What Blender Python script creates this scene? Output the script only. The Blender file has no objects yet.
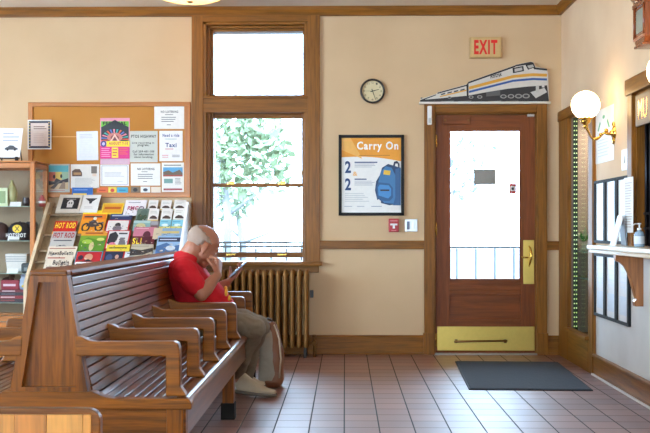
import bpy, bmesh, math, random
from mathutils import Vector, Matrix, noise
random.seed(7)
SC = bpy.context.scene
COL = SC.collection
PI = math.pi
CH = 1.162            # camera height
F = 1014.0            # focal length in pixels of a 650 px wide frame
YAW = 0.0197
DW = 9.35             # back wall
XR = 1.985            # right wall
XL, YR, ZC = -6.2, -3.6, 3.2
ROT = Matrix.Rotation(YAW, 3, 'Z')

# ------------------------------------------------------------------ measuring helpers
def ray(px, py):
    return ROT @ Vector(((px-325)/F, 1.0, (228-py)/F))
def at(px, py, Y):
    d = ray(px, py); t = Y/d.y
    return Vector((d.x*t, Y, CH+d.z*t))
def bx(px, Y=DW): return at(px, 228, Y).x
def bz(py, Y=DW, px=330): return at(px, py, Y).z

# ------------------------------------------------------------------ materials
def lin(c):
    return tuple((x/12.92 if x <= .04045 else ((x+.055)/1.055)**2.4) for x in (v/255 for v in c))
_flat = {}
def flat(c, rough=.6, metal=0.0, coat=0.0, bump=0.0, emit=0.0):
    k = (c, rough, metal, coat, bump, emit)
    if k in _flat: return _flat[k]
    m = bpy.data.materials.new('mat'); m.use_nodes = True
    nt = m.node_tree; b = nt.nodes['Principled BSDF']
    n = nt.nodes.new('ShaderNodeTexNoise'); n.inputs['Scale'].default_value = 35
    tc = nt.nodes.new('ShaderNodeTexCoord'); nt.links.new(tc.outputs['Object'], n.inputs['Vector'])
    mx = nt.nodes.new('ShaderNodeMix'); mx.data_type = 'RGBA'
    l = lin(c)
    mx.inputs[6].default_value = (*[v*.94 for v in l], 1); mx.inputs[7].default_value = (*[min(1, v*1.06) for v in l], 1)
    nt.links.new(n.outputs['Fac'], mx.inputs[0]); nt.links.new(mx.outputs[2], b.inputs['Base Color'])
    b.inputs['Roughness'].default_value = rough; b.inputs['Metallic'].default_value = metal
    b.inputs['Coat Weight'].default_value = coat
    if bump:
        bp = nt.nodes.new('ShaderNodeBump'); bp.inputs['Strength'].default_value = bump; bp.inputs['Distance'].default_value = .004
        nt.links.new(n.outputs['Fac'], bp.inputs['Height']); nt.links.new(bp.outputs['Normal'], b.inputs['Normal'])
    if emit:
        b.inputs['Emission Color'].default_value = (*l, 1); b.inputs['Emission Strength'].default_value = emit
    _flat[k] = m
    return m

def wood(c, dark=.55, grain='x', rough=.35, coat=.3, fine=1.0, spec=.5, bmp=.12):
    m = bpy.data.materials.new('wood'); m.use_nodes = True
    nt = m.node_tree; b = nt.nodes['Principled BSDF']; L = nt.links.new
    tc = nt.nodes.new('ShaderNodeTexCoord'); mp = nt.nodes.new('ShaderNodeMapping')
    s = {'x': (1.3, 22, 22), 'y': (22, 1.3, 22), 'z': (22, 22, 1.3)}[grain]
    mp.inputs['Scale'].default_value = [v*fine for v in s]
    L(tc.outputs['Object'], mp.inputs['Vector'])
    n = nt.nodes.new('ShaderNodeTexNoise'); n.inputs['Scale'].default_value = 1.6; n.inputs['Detail'].default_value = 6; n.inputs['Distortion'].default_value = .6
    L(mp.outputs['Vector'], n.inputs['Vector'])
    n2 = nt.nodes.new('ShaderNodeTexNoise'); n2.inputs['Scale'].default_value = 7; n2.inputs['Detail'].default_value = 4
    L(mp.outputs['Vector'], n2.inputs['Vector'])
    ad = nt.nodes.new('ShaderNodeMath'); ad.operation = 'MULTIPLY_ADD'; ad.inputs[1].default_value = .35
    L(n2.outputs['Fac'], ad.inputs[0]); L(n.outputs['Fac'], ad.inputs[2])
    r = nt.nodes.new('ShaderNodeValToRGB'); l = lin(c)
    r.color_ramp.elements[0].position = .48; r.color_ramp.elements[1].position = .85
    r.color_ramp.elements[0].color = (*[v*dark for v in l], 1); r.color_ramp.elements[1].color = (*[min(1, v*1.15) for v in l], 1)
    L(ad.outputs[0], r.inputs['Fac']); L(r.outputs['Color'], b.inputs['Base Color'])
    b.inputs['Roughness'].default_value = rough; b.inputs['Coat Weight'].default_value = coat; b.inputs['Coat Roughness'].default_value = .18
    b.inputs['Specular IOR Level'].default_value = spec
    bp = nt.nodes.new('ShaderNodeBump'); bp.inputs['Strength'].default_value = bmp; bp.inputs['Distance'].default_value = .002
    L(ad.outputs[0], bp.inputs['Height']); L(bp.outputs['Normal'], b.inputs['Normal'])
    return m

def plaster(c, c2, rough=.75):
    m = bpy.data.materials.new('plaster'); m.use_nodes = True
    nt = m.node_tree; b = nt.nodes['Principled BSDF']; L = nt.links.new
    g = nt.nodes.new('ShaderNodeNewGeometry')
    n = nt.nodes.new('ShaderNodeTexNoise'); n.inputs['Scale'].default_value = 1.6; n.inputs['Detail'].default_value = 5
    L(g.outputs['Position'], n.inputs['Vector'])
    r = nt.nodes.new('ShaderNodeValToRGB'); r.color_ramp.elements[0].position = .35; r.color_ramp.elements[1].position = .65
    r.color_ramp.elements[0].color = (*lin(c2), 1); r.color_ramp.elements[1].color = (*lin(c), 1)
    L(n.outputs['Fac'], r.inputs['Fac']); L(r.outputs['Color'], b.inputs['Base Color'])
    b.inputs['Roughness'].default_value = rough
    n2 = nt.nodes.new('ShaderNodeTexNoise'); n2.inputs['Scale'].default_value = 60; L(g.outputs['Position'], n2.inputs['Vector'])
    bp = nt.nodes.new('ShaderNodeBump'); bp.inputs['Strength'].default_value = .08; bp.inputs['Distance'].default_value = .003
    L(n2.outputs['Fac'], bp.inputs['Height']); L(bp.outputs['Normal'], b.inputs['Normal'])
    return m

def tiles():
    m = bpy.data.materials.new('quarry_tiles'); m.use_nodes = True
    nt = m.node_tree; b = nt.nodes['Principled BSDF']; L = nt.links.new
    g = nt.nodes.new('ShaderNodeNewGeometry'); mp = nt.nodes.new('ShaderNodeMapping')
    mp.inputs['Location'].default_value = (.0013+.203*200+.003, -5.91+.203*100, 0)
    L(g.outputs['Position'], mp.inputs['Vector'])
    br = nt.nodes.new('ShaderNodeTexBrick'); br.offset = 0; br.squash = 1
    br.inputs['Scale'].default_value = 1; br.inputs['Brick Width'].default_value = .203; br.inputs['Row Height'].default_value = .203
    br.inputs['Mortar Size'].default_value = .0045; br.inputs['Mortar Smooth'].default_value = .3
    br.inputs['Color1'].default_value = (*lin((150, 92, 68)), 1); br.inputs['Color2'].default_value = (*lin((124, 74, 56)), 1)
    br.inputs['Mortar'].default_value = (*lin((40, 32, 30)), 1)
    L(mp.outputs['Vector'], br.inputs['Vector'])
    n = nt.nodes.new('ShaderNodeTexNoise'); n.inputs['Scale'].default_value = 3; n.inputs['Detail'].default_value = 6
    L(g.outputs['Position'], n.inputs['Vector'])
    mx = nt.nodes.new('ShaderNodeMix'); mx.data_type = 'RGBA'; mx.blend_type = 'MULTIPLY'; mx.inputs[0].default_value = .35
    L(br.outputs['Color'], mx.inputs[6]); L(n.outputs['Color'], mx.inputs[7])
    hs = nt.nodes.new('ShaderNodeMix'); hs.data_type = 'RGBA'; hs.inputs[0].default_value = .6
    L(mx.outputs[2], hs.inputs[6]); L(br.outputs['Color'], hs.inputs[7]); L(hs.outputs[2], b.inputs['Base Color'])
    rr = nt.nodes.new('ShaderNodeMapRange'); rr.inputs['To Min'].default_value = .48; rr.inputs['To Max'].default_value = .56
    L(n.outputs['Fac'], rr.inputs['Value'])
    ad = nt.nodes.new('ShaderNodeMath'); ad.operation = 'MULTIPLY_ADD'; ad.inputs[1].default_value = .4
    L(br.outputs['Fac'], ad.inputs[0]); L(rr.outputs[0], ad.inputs[2]); L(ad.outputs[0], b.inputs['Roughness'])
    b.inputs['Specular IOR Level'].default_value = 1.0; cwn = nt.nodes.new('ShaderNodeMath'); cwn.operation = 'MULTIPLY_ADD'; cwn.inputs[1].default_value = -.8; cwn.inputs[2].default_value = .8; L(br.outputs['Fac'], cwn.inputs[0]); L(cwn.outputs[0], b.inputs['Coat Weight']); b.inputs['Coat Roughness'].default_value = .46; b.inputs['Coat IOR'].default_value = 1.6
    inv = nt.nodes.new('ShaderNodeMath'); inv.operation = 'SUBTRACT'; inv.inputs[0].default_value = 1; L(br.outputs['Fac'], inv.inputs[1])
    bp = nt.nodes.new('ShaderNodeBump'); bp.inputs['Strength'].default_value = .6; bp.inputs['Distance'].default_value = .002
    L(inv.outputs[0], bp.inputs['Height']); L(bp.outputs['Normal'], b.inputs['Normal']); L(bp.outputs['Normal'], b.inputs['Coat Normal'])
    return m

def glass(tint=(1, 1, 1), refl=1.0):
    m = bpy.data.materials.new('pane'); m.use_nodes = True
    nt = m.node_tree; L = nt.links.new; nt.nodes.remove(nt.nodes['Principled BSDF']); o = nt.nodes['Material Output']
    t = nt.nodes.new('ShaderNodeBsdfTransparent'); t.inputs['Color'].default_value = (*tint, 1)
    g = nt.nodes.new('ShaderNodeBsdfGlossy'); g.inputs['Roughness'].default_value = .03
    fr = nt.nodes.new('ShaderNodeFresnel'); fr.inputs['IOR'].default_value = 1.45
    ml = nt.nodes.new('ShaderNodeMath'); ml.operation = 'MULTIPLY'; ml.inputs[1].default_value = refl; L(fr.outputs[0], ml.inputs[0])
    mx = nt.nodes.new('ShaderNodeMixShader'); L(ml.outputs[0], mx.inputs[0]); L(t.outputs[0], mx.inputs[1]); L(g.outputs[0], mx.inputs[2])
    L(mx.outputs[0], o.inputs['Surface'])
    return m

def glow(c, s):
    m = bpy.data.materials.new('glow'); m.use_nodes = True
    nt = m.node_tree; b = nt.nodes['Principled BSDF']
    b.inputs['Base Color'].default_value = (.8, .8, .78, 1); b.inputs['Roughness'].default_value = .25
    b.inputs['Emission Color'].default_value = (*lin(c), 1); b.inputs['Emission Strength'].default_value = s
    return m

TRC = (144, 90, 24)
W_TRIM_X = wood(TRC, .55, 'x', .45, .05, 1, .3); W_TRIM_Z = wood(TRC, .55, 'z', .45, .05, 1, .3); W_TRIM_Y = wood(TRC, .55, 'y', .45, .05, 1, .3)
W_DOOR_Z = wood((132, 68, 26), .7, 'z', .45, .05, 1, .3); W_DOOR_X = wood((132, 68, 26), .7, 'x', .45, .05, 1, .3)
W_BENCH_X = wood((148, 86, 14), .35, 'x', .4, .12, 1, .3); W_BENCH_Y = wood((120, 66, 20), .45, 'y', .28, .3, 1, .4, .03); W_BENCH_Z = wood((144, 82, 12), .35, 'z', .4, .1, 1, .3)
W_LIGHT = wood((206, 178, 140), .85, 'z', .5, .1); W_OAK_X = wood((186, 112, 38), .75, 'x', .4, .2); W_OAK_Z = wood((186, 112, 38), .75, 'z', .4, .2); W_OAK_Y = wood((186, 112, 38), .75, 'y', .4, .2)
W_CLOCK = wood((150, 78, 40), .6, 'z', .2, .6); W_FORE = wood((214, 146, 66), .6, 'z', .3, .4, .8)
BRASS = flat((214, 172, 84), .2, 1.0); BRASS_OLD = flat((228, 196, 104), .33, 1.0, bump=.25)
BRONZE = flat((128, 86, 34), .4, .5); STEEL = flat((190, 190, 192), .3, 1.0)
BLACK = flat((18, 17, 17), .7); DARK = flat((50, 42, 38), .6); WHITE = flat((238, 236, 232), .6)
GLASS = glass(); GLASSC = glass((1, 1, 1), .3); CORK = plaster((196, 132, 58), (184, 120, 48), .9)

# ------------------------------------------------------------------ mesh builder
class MB:
    def __init__(s, M=None): s.bm = bmesh.new(); s.mats = []; s.M = M or Matrix()
    def mi(s, m):
        if m not in s.mats: s.mats.append(m)
        return s.mats.index(m)
    def take(s, bm, m, smooth=False):
        i = s.mi(m); vm = {}
        for v in bm.verts: vm[v] = s.bm.verts.new(s.M @ v.co)
        for f in bm.faces:
            try: g = s.bm.faces.new([vm[v] for v in f.verts])
            except ValueError: continue
            g.material_index = i; g.smooth = smooth
        bm.free(); return s
    def add(s, vs, fs, m, smooth=False):
        i = s.mi(m); n = [s.bm.verts.new(s.M @ Vector(v)) for v in vs]
        for f in fs:
            g = s.bm.faces.new([n[k] for k in f]); g.material_index = i; g.smooth = smooth
        return s
    def box(s, x0, x1, y0, y1, z0, z1, m, bev=0, seg=2):
        if x0 > x1: x0, x1 = x1, x0
        if y0 > y1: y0, y1 = y1, y0
        if z0 > z1: z0, z1 = z1, z0
        b = bmesh.new(); bmesh.ops.create_cube(b, size=1)
        for v in b.verts: v.co = Vector(((x0+x1)/2+v.co.x*(x1-x0), (y0+y1)/2+v.co.y*(y1-y0), (z0+z1)/2+v.co.z*(z1-z0)))
        if bev: bmesh.ops.bevel(b, geom=b.edges[:], offset=bev, segments=seg, affect='EDGES', profile=.5, clamp_overlap=True)
        return s.take(b, m)
    def prism(s, pts, axis, a, b_, m, bev=0, seg=2):
        b = bmesh.new()
        def P(p, t): return {'x': (t, p[0], p[1]), 'y': (p[0], t, p[1]), 'z': (p[0], p[1], t)}[axis]
        A = [b.verts.new(P(p, a)) for p in pts]; B = [b.verts.new(P(p, b_)) for p in pts]
        b.faces.new(A); b.faces.new(B[::-1]); n = len(pts)
        for i in range(n): b.faces.new([A[i], A[(i+1) % n], B[(i+1) % n], B[i]])
        bmesh.ops.recalc_face_normals(b, faces=b.faces[:])
        if bev: bmesh.ops.bevel(b, geom=b.edges[:], offset=bev, segments=seg, affect='EDGES', profile=.5, clamp_overlap=True)
        return s.take(b, m)
    def tube(s, pts, r, m, seg=10):
        pts = [Vector(p) for p in pts]; n = len(pts)
        rs = r if isinstance(r, (list, tuple)) else [r]*n
        vs, fs = [], []; prev = None
        for i, p in enumerate(pts):
            d = (pts[min(i+1, n-1)]-pts[max(i-1, 0)]).normalized()
            a = prev - d*prev.dot(d) if prev is not None else d.orthogonal()
            if a.length < 1e-6: a = d.orthogonal()
            a.normalize(); prev = a; c = d.cross(a)
            for k in range(seg):
                t = 2*PI*k/seg; vs.append(p+(a*math.cos(t)+c*math.sin(t))*rs[i])
        for i in range(n-1):
            for k in range(seg):
                fs.append((i*seg+k, i*seg+(k+1) % seg, (i+1)*seg+(k+1) % seg, (i+1)*seg+k))
        fs.append(tuple(range(seg))[::-1]); fs.append(tuple((n-1)*seg+k for k in range(seg)))
        return s.add(vs, fs, m, True)
    def lathe(s, prof, c, m, seg=24, axis='z'):
        vs, fs = [], []
        for r, h in prof:
            for k in range(seg):
                t = 2*PI*k/seg; a, b = max(r, 1e-5)*math.cos(t), max(r, 1e-5)*math.sin(t)
                p = {'z': (a, b, h), 'y': (a, h, b), 'x': (h, a, b)}[axis]
                vs.append(Vector(c)+Vector(p))
        for i in range(len(prof)-1):
            for k in range(seg): fs.append((i*seg+k, i*seg+(k+1) % seg, (i+1)*seg+(k+1) % seg, (i+1)*seg+k))
        return s.add(vs, fs, m, True)
    def sphere(s, c, r, m, seg=20):
        r = (r, r, r) if not isinstance(r, (tuple, list)) else r
        b = bmesh.new(); bmesh.ops.create_uvsphere(b, u_segments=seg, v_segments=seg//2, radius=1)
        for v in b.verts: v.co = Vector(c)+Vector((v.co.x*r[0], v.co.y*r[1], v.co.z*r[2]))
        return s.take(b, m, True)
    def text(s, st, x0, y0, x1, y1, z, m, wt=0.0):
        c = bpy.data.curves.new('t', 'FONT'); c.body = st; c.resolution_u = 3; c.offset = wt; c.space_character = 1.06+wt*4
        o = bpy.data.objects.new('t', c); COL.objects.link(o)
        dg = bpy.context.evaluated_depsgraph_get(); me = o.evaluated_get(dg).to_mesh()
        vs = [v.co.copy() for v in me.vertices]; fs = [tuple(p.vertices) for p in me.polygons]
        o.evaluated_get(dg).to_mesh_clear(); bpy.data.objects.remove(o); bpy.data.curves.remove(c)
        if not vs: return s
        a0, a1 = min(v.x for v in vs), max(v.x for v in vs); b0, b1 = min(v.y for v in vs), max(v.y for v in vs)
        vs = [(x0+(v.x-a0)/(a1-a0)*(x1-x0), y0+(v.y-b0)/(b1-b0)*(y1-y0), z) for v in vs]
        return s.add(vs, fs, m)
    def build(s, name, parent=None, label=None, cat=None, group=None, kind=None, recalc=True):
        if recalc: bmesh.ops.recalc_face_normals(s.bm, faces=s.bm.faces[:])
        me = bpy.data.meshes.new(name)
        if parent is not None:
            off = world_loc(parent)
            for v in s.bm.verts: v.co -= off
        s.bm.to_mesh(me); s.bm.free()
        for m in s.mats: me.materials.append(m)
        o = bpy.data.objects.new(name, me); COL.objects.link(o)
        if parent is not None: o.parent = parent
        tag(o, label, cat, group, kind)
        return o
def world_loc(o):
    l = Vector((0, 0, 0))
    while o is not None: l += o.location; o = o.parent
    return l
def tag(o, label=None, cat=None, group=None, kind=None):
    if label: o['label'] = label
    if cat: o['category'] = cat
    if group: o['group'] = group
    if kind: o['kind'] = kind
    return o
def thing(name, loc, label, cat, group=None, kind=None):
    o = bpy.data.objects.new(name, None); o.empty_display_size = .1; COL.objects.link(o); o.location = loc
    return tag(o, label, cat, group, kind)
def copy_tree(o, parent=None):
    c = o.copy(); COL.objects.link(c); c.parent = parent
    for ch in list(o.children): copy_tree(ch, c)
    return c

# printed matter: specs in 0..1 of the sheet
def prints(mb, W, H, spec, z=.001, ox=0, oy=0):
    for i, e in enumerate(spec):
        zz = z+.0004*i; k = e[0]
        if k == 'r':
            _, x0, y0, x1, y1, c = e
            mb.add([(ox+x0*W, oy+y0*H, zz), (ox+x1*W, oy+y0*H, zz), (ox+x1*W, oy+y1*H, zz), (ox+x0*W, oy+y1*H, zz)], [(0, 1, 2, 3)], flat(c, .45))
        elif k == 't':
            _, st, x0, y0, x1, y1, c = e; mb.text(st, ox+x0*W, oy+y0*H, ox+x1*W, oy+y1*H, zz, flat(c, .45), .03)
        elif k == 'e':
            _, cx, cy, rx, ry, c = e; n = 22
            mb.add([(ox+(cx+rx*math.cos(2*PI*q/n))*W, oy+(cy+ry*math.sin(2*PI*q/n))*H, zz) for q in range(n)], [tuple(range(n))], flat(c, .45))
        elif k == 'p':
            _, pts, c = e; mb.add([(ox+x*W, oy+y*H, zz) for x, y in pts], [tuple(range(len(pts)))], flat(c, .45))
        elif k == 'l':
            _, x0, y0, x1, y1, n, c = e
            for q in range(n):
                h = (y1-y0)/n; yy = y1-(q+1)*h+h*.35; xx = x1-(x1-x0)*random.uniform(0, .3)
                mb.add([(ox+x0*W, oy+yy*H, zz), (ox+xx*W, oy+yy*H, zz), (ox+xx*W, oy+(yy+h*.35)*H, zz), (ox+x0*W, oy+(yy+h*.35)*H, zz)], [(0, 1, 2, 3)], flat(c, .6))
def frame_back(p): # u right, v up, w out of the back wall
    return Matrix(((1, 0, 0, p[0]), (0, 0, -1, p[1]), (0, 1, 0, p[2]), (0, 0, 0, 1)))
def frame_right(p): # on the right wall: u towards the camera side
    return Matrix(((0, 0, -1, p[0]), (-1, 0, 0, p[1]), (0, 1, 0, p[2]), (0, 0, 0, 1)))
def sheet_back(name, rect, spec, label, cat, group=None, base=(236, 232, 224), Y=DW, th=.002, tilt=0, parent=None, z0=0):
    x0, y0, x1, y1 = rect
    a = at(x0, y1, Y); b = at(x1, y0, Y); W, H = b.x-a.x, b.z-a.z
    o = Vector((a.x, Y-z0, a.z)); M = Matrix.Rotation(tilt, 4, 'Z')
    mb = MB(M); mb.box(0, W, 0, H, 0, th, flat(base, .55)); prints(mb, W, H, spec, th+.0004)
    ob = mb.build(name, None, label, cat, group, recalc=False)
    ob.matrix_world = frame_back(o); return ob

# ================================================================== THE ROOM
ST = dict(kind='structure')
MB().box(XL-.2, XR+.2, YR-.2, DW+.2, -.1, 0, tiles()).build('floor', label='brown red quarry tile floor laid in a square grid', cat='floor', **ST)
MB().box(XL-.2, XR+.2, YR-.2, DW+.2, ZC, ZC+.1, plaster((240, 234, 222), (236, 229, 216))).build('ceiling', label='pale cream plaster ceiling', cat='ceiling', **ST)
PL = plaster((219, 187, 146), (212, 179, 138)); PLR = plaster((236, 206, 170), (226, 192, 154)); PLR_LIT = plaster((226, 224, 220), (212, 208, 202))  # lower right wall colour is whitened to imitate light from the windows
wx0, wx1, wz0, wz1 = bx(203), bx(308), bz(262), bz(22)      # window hole
dx0, dx1, dz1 = bx(433.5), bx(537.5), bz(112.5)             # door hole
w = MB()
w.box(XL-.2, wx0, DW, DW+.22, 0, ZC, PL).box(wx1, dx0, DW, DW+.22, 0, ZC, PL).box(dx1, XR+.2, DW, DW+.22, 0, ZC, PL)
w.box(wx0, wx1, DW, DW+.22, 0, wz0, PL).box(wx0, wx1, DW, DW+.22, wz1, ZC, PL).box(dx0, dx1, DW, DW+.22, dz1, ZC, PL)
w.build('wall_back', label='cream plastered back wall with the tall window and the exit door', cat='wall', **ST)
# right wall with display window and ticket window
DY0, DY1, DZ0, DZ1 = 8.2, 8.95, .24, 2.13
TY0, TY1, TZ0, TZ1 = 5.0, 6.96, 1.04, 2.08
w = MB(); q = XR+.06
w.box(XR, q, DY1, DW+.2, 0, ZC, PLR).box(XR, q, DY0, DY1, 0, DZ0, PLR).box(XR, q, DY0, DY1, DZ1, ZC, PLR)
w.box(XR, q, TY1, DY0, 1.0, ZC, PLR).box(XR, q, TY0, TY1, TZ1, ZC, PLR).box(XR, q, YR-.2, TY0, 1.0, ZC, PLR)
w.box(XR, q, YR-.2, DY0, 0, 1.0, PLR_LIT).box(XR, q, TY0, TY1, 1.0, TZ0, PLR)
w.build('wall_right', label='right wall, cream above the ticket shelf and whitened below it to imitate window light', cat='wall', **ST)
# left and rear walls with daylight windows (out of the frame)
LW = [(1.0, 3.0), (4.4, 6.4)]
w = MB(); ys = [YR-.2]+[v for p in LW for v in p]+[DW+.2]
for i in range(0, len(ys), 2): w.box(XL-.2, XL, ys[i], ys[i+1], 0, ZC, PL)
for a, b in LW: w.box(XL-.2, XL, a, b, 0, .8, PL).box(XL-.2, XL, a, b, 2.7, ZC, PL)
w.build('wall_left', label='cream left wall with two tall windows', cat='wall', **ST)
RW = [(-4.6, -2.8), (-1.2, .8)]
w = MB(); xs = [XL-.2]+[v for p in RW for v in p]+[XR+.2]
for i in range(0, len(xs), 2): w.box(xs[i], xs[i+1], YR-.2, YR, 0, ZC, PL)
for a, b in RW: w.box(a, b, YR-.2, YR, 0, .8, PL).box(a, b, YR-.2, YR, 2.7, ZC, PL)
w.build('wall_rear', label='cream rear wall with two windows', cat='wall', **ST)

# picture mould, chair rail, baseboards
zm0, zm1 = 3.115, 3.2
def mould(mb, axis, a, b, z0, z1, face, d, m):
    if axis == 'x':   # on the back wall
        mb.prism([(face, z0), (face-d*.55, z0), (face-d*.7, z0+(z1-z0)*.25), (face-d, z0+(z1-z0)*.6), (face-d, z1), (face, z1)], 'x', a, b, m)
    else:
        mb.prism([(face, z0), (face-d*.55, z0), (face-d*.7, z0+(z1-z0)*.25), (face-d, z0+(z1-z0)*.6), (face-d, z1), (face, z1)], 'y', a, b, m)
mb = MB(); mould(mb, 'x', XL, XR, zm0, zm1, DW, .05, W_TRIM_X); mb.build('trim_1', label='brown picture moulding at the top of the back wall', cat='moulding', **ST)
mb = MB(); mould(mb, 'y', YR, DW, zm0, zm1, XR, .05, W_TRIM_Y); mb.build('trim_2', label='brown picture moulding at the top of the right wall', cat='moulding', **ST)
mb = MB(); mb.box(bx(320), bx(424), DW-.03, DW, bz(249), bz(241.5), W_TRIM_X, .006); mb.box(bx(320), bx(424), DW-.045, DW, bz(242.5), bz(240.5), W_TRIM_X, .003)
mb.build('trim_3', label='brown chair rail between the window and the door', cat='chair rail', **ST)
mb = MB(); mb.box(bx(546), XR, DW-.03, DW, bz(250), bz(242), W_TRIM_X, .006); mb.box(bx(546), XR, DW-.045, DW, bz(243), bz(241), W_TRIM_X, .003)
mb.build('trim_4', label='short brown chair rail right of the door', cat='chair rail', **ST)
mb = MB()
for a, b in ((XL, bx(424)), (bx(546), XR)):
    mb.box(a, b, DW-.022, DW, 0, .16, W_TRIM_X, .003).box(a, b, DW-.034, DW, .155, .178, W_TRIM_X, .006).box(a, b, DW-.036, DW-.02, 0, .02, W_TRIM_X, .004)
mb.build('baseboard_back', label='brown wooden baseboard along the back wall', cat='baseboard', **ST)
mb = MB(); mb.box(XR-.022, XR, YR, 8.06, 0, .15, W_TRIM_Y, .003).box(XR-.034, XR, YR, 8.06, .145, .168, W_TRIM_Y, .006)
mb.build('baseboard_right', label='brown wooden baseboard along the right wall', cat='baseboard', **ST)
mb = MB(); mb.box(XR-.040, XR-.023, 5, 8.06, 0, .014, WHITE, .003); mb.build('trim_5', label='thin white caulk strip at the foot of the right baseboard', cat='trim', **ST)
mb = MB(); mb.box(XL, XL+.025, YR, DW, 0, .17, W_TRIM_Y, .004); mb.build('baseboard_left', label='brown baseboard along the left wall', cat='baseboard', **ST)

# ------------------------------------------------------------------ window_1
win = thing('window_1', (bx(256), DW, wz0), 'tall window with a square upper pane above a two-part sash', 'window', **ST)
mb = MB()
mb.box(bx(192), wx0+.005, DW-.03, DW+.01, wz0-.02, zm0+.004, W_TRIM_Z, .004).box(wx1-.005, bx(320), DW-.03, DW+.01, wz0-.02, zm0+.004, W_TRIM_Z, .004)
mb.box(wx0, wx1, DW-.03, DW+.01, wz1, zm0+.004, W_TRIM_X, .004)
mb.build('casing', win)
mb = MB(); zt0, zt1 = bz(112.5), bz(95.5)
# stepped jamb liners
for k, (o, y0, y1) in enumerate(((.0, DW-.02, DW+.20), (.03, DW+.02, DW+.20), (.055, DW+.055, DW+.20))):
    mb.box(wx0+o, wx0+o+.035, y0, y1, wz0, wz1, W_TRIM_Z, .004).box(wx1-o-.035 if k < 1 else wx1-o*.55-.02, wx1-o*.0-.0 if k < 1 else wx1-o*.55, y0, y1, wz0, wz1, W_TRIM_Z, .004)
    mb.box(wx0, wx1, y0, y1, wz1-o*.9-.025, wz1-o*.9, W_TRIM_X, .004)
mb.build('jamb', win)
mb = MB(); mb.box(wx0, wx1, DW-.025, DW+.18, zt0, zt1, W_TRIM_X, .006).box(wx0, wx1, DW-.04, DW, zt1-.03, zt1-.008, W_TRIM_X, .004)
mb.build('transom_bar', win)
def sash(nm, px0, px1, py0, py1, y, tx, ty0, ty1):
    a, b = at(px0, py1, y), at(px1, py0, y); m = MB()
    m.box(a.x, a.x+tx, y, y+.04, a.z, b.z, W_TRIM_Z, .004).box(b.x-tx, b.x, y, y+.04, a.z, b.z, W_TRIM_Z, .004)
    m.box(a.x+tx, b.x-tx, y, y+.04, a.z, a.z+ty0, W_TRIM_X, .004).box(a.x+tx, b.x-tx, y, y+.04, b.z-ty1, b.z, W_TRIM_X, .004)
    s = m.build(nm, win)
    MB().box(a.x+tx, b.x-tx, y+.018, y+.024, a.z+ty0, b.z-ty1, GLASS).build('pane', s)
    return s
sash('upper_light', 209, 307, 25, 97, DW+.09, .035, .02, .045)
sash('top_sash', 208, 306, 114, 187, DW+.12, .04, .035, .04)
low = sash('bottom_sash', 208, 306.5, 183.5, 257.5, DW+.075, .04, .05, .032)
for px in (231, 282):
    mb = MB(); p = at(px, 183.5, DW+.06); mb.box(p.x-.035, p.x+.035, DW+.05, DW+.1, p.z-.012, p.z+.010, BRASS, .004).box(p.x-.01, p.x+.03, DW+.04, DW+.07, p.z+.008, p.z+.02, BRASS, .003); mb.build('sash_lock', win, 'brass sash lock')
for px in (231, 282):
    mb = MB(); p = at(px, 254.5, DW+.07); mb.box(p.x-.045, p.x+.045, DW+.055, DW+.077, p.z-.01, p.z+.008, BRASS, .004); mb.build('sash_lift', win, 'brass sash lift')
mb = MB(); mb.box(bx(186), bx(322), DW-.09, DW+.2, bz(265.5), wz0+.004, W_TRIM_X, .008); mb.build('sill', win)
mb = MB(); mb.box(bx(190), bx(319), DW-.03, DW, bz(272.5), bz(265.5), W_TRIM_X, .006); mb.build('apron', win)

# ------------------------------------------------------------------ door_1
door = thing('door_1', (bx(486), DW, 0), 'brown glazed exit door with brass kick plate', 'door', **ST)
mb = MB()
cz = bz(104.5)
mb.box(bx(424), dx0+.012, DW-.035, DW+.01, 0, cz, W_TRIM_Z, .005).box(dx1-.012, bx(546.5), DW-.035, DW+.01, 0, cz, W_TRIM_Z, .005)
mb.box(dx0+.012, dx1-.012, DW-.035, DW+.01, dz1-.01, cz, W_TRIM_X, .005)
mb.box(bx(423), dx0+.01, DW-.045, DW+.0, 0, .2, W_TRIM_Z, .006).box(dx1-.01, bx(547.5), DW-.045, DW, 0, .2, W_TRIM_Z, .006)
mb.box(dx0, dx0+.02, DW, DW+.2, 0, dz1, W_TRIM_Z).box(dx1-.02, dx1, DW, DW+.2, 0, dz1, W_TRIM_Z).box(dx0, dx1, DW, DW+.2, dz1-.02, dz1, W_TRIM_X)
mb.build('casing', door)
yd = DW+.02
def dpx(x): return at(x, 228, yd).x
def dpz(y): return at(486, y, yd).z
X0, X1, G0, G1 = dpx(436.3), dpx(535.2), dpx(449.5), dpx(520.5)
zb, zt, gz0, gz1 = .012, dpz(115), dpz(280), dpz(130)
mb = MB()
mb.box(X0, G0, yd, yd+.045, zb, zt, W_DOOR_Z, .002).box(G1, X1, yd, yd+.045, zb, zt, W_DOOR_Z, .002)
mb.box(G0, G1, yd, yd+.045, gz1, zt, W_DOOR_X).box(G0, G1, yd, yd+.045, dpz(295), gz0, W_DOOR_X).box(G0, G1, yd, yd+.045, zb, dpz(320), W_DOOR_X)
mb.box(G0, G1, yd+.028, yd+.04, dpz(321), dpz(294), W_DOOR_X)
for z in (dpz(284.5), dpz(290)): mb.box(G0-.005, G1+.005, yd-.008, yd, z-.006, z+.006, W_DOOR_X, .003)
for a, b, c, d in ((G0, G1, gz0, gz0+.012), (G0, G1, gz1-.012, gz1)): mb.box(a, b, yd-.004, yd+.02, c, d, W_DOOR_X, .003)
mb.box(G0, G0+.01, yd-.004, yd+.02, gz0, gz1, W_DOOR_Z, .003).box(G1-.01, G1, yd-.004, yd+.02, gz0, gz1, W_DOOR_Z, .003)
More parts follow.
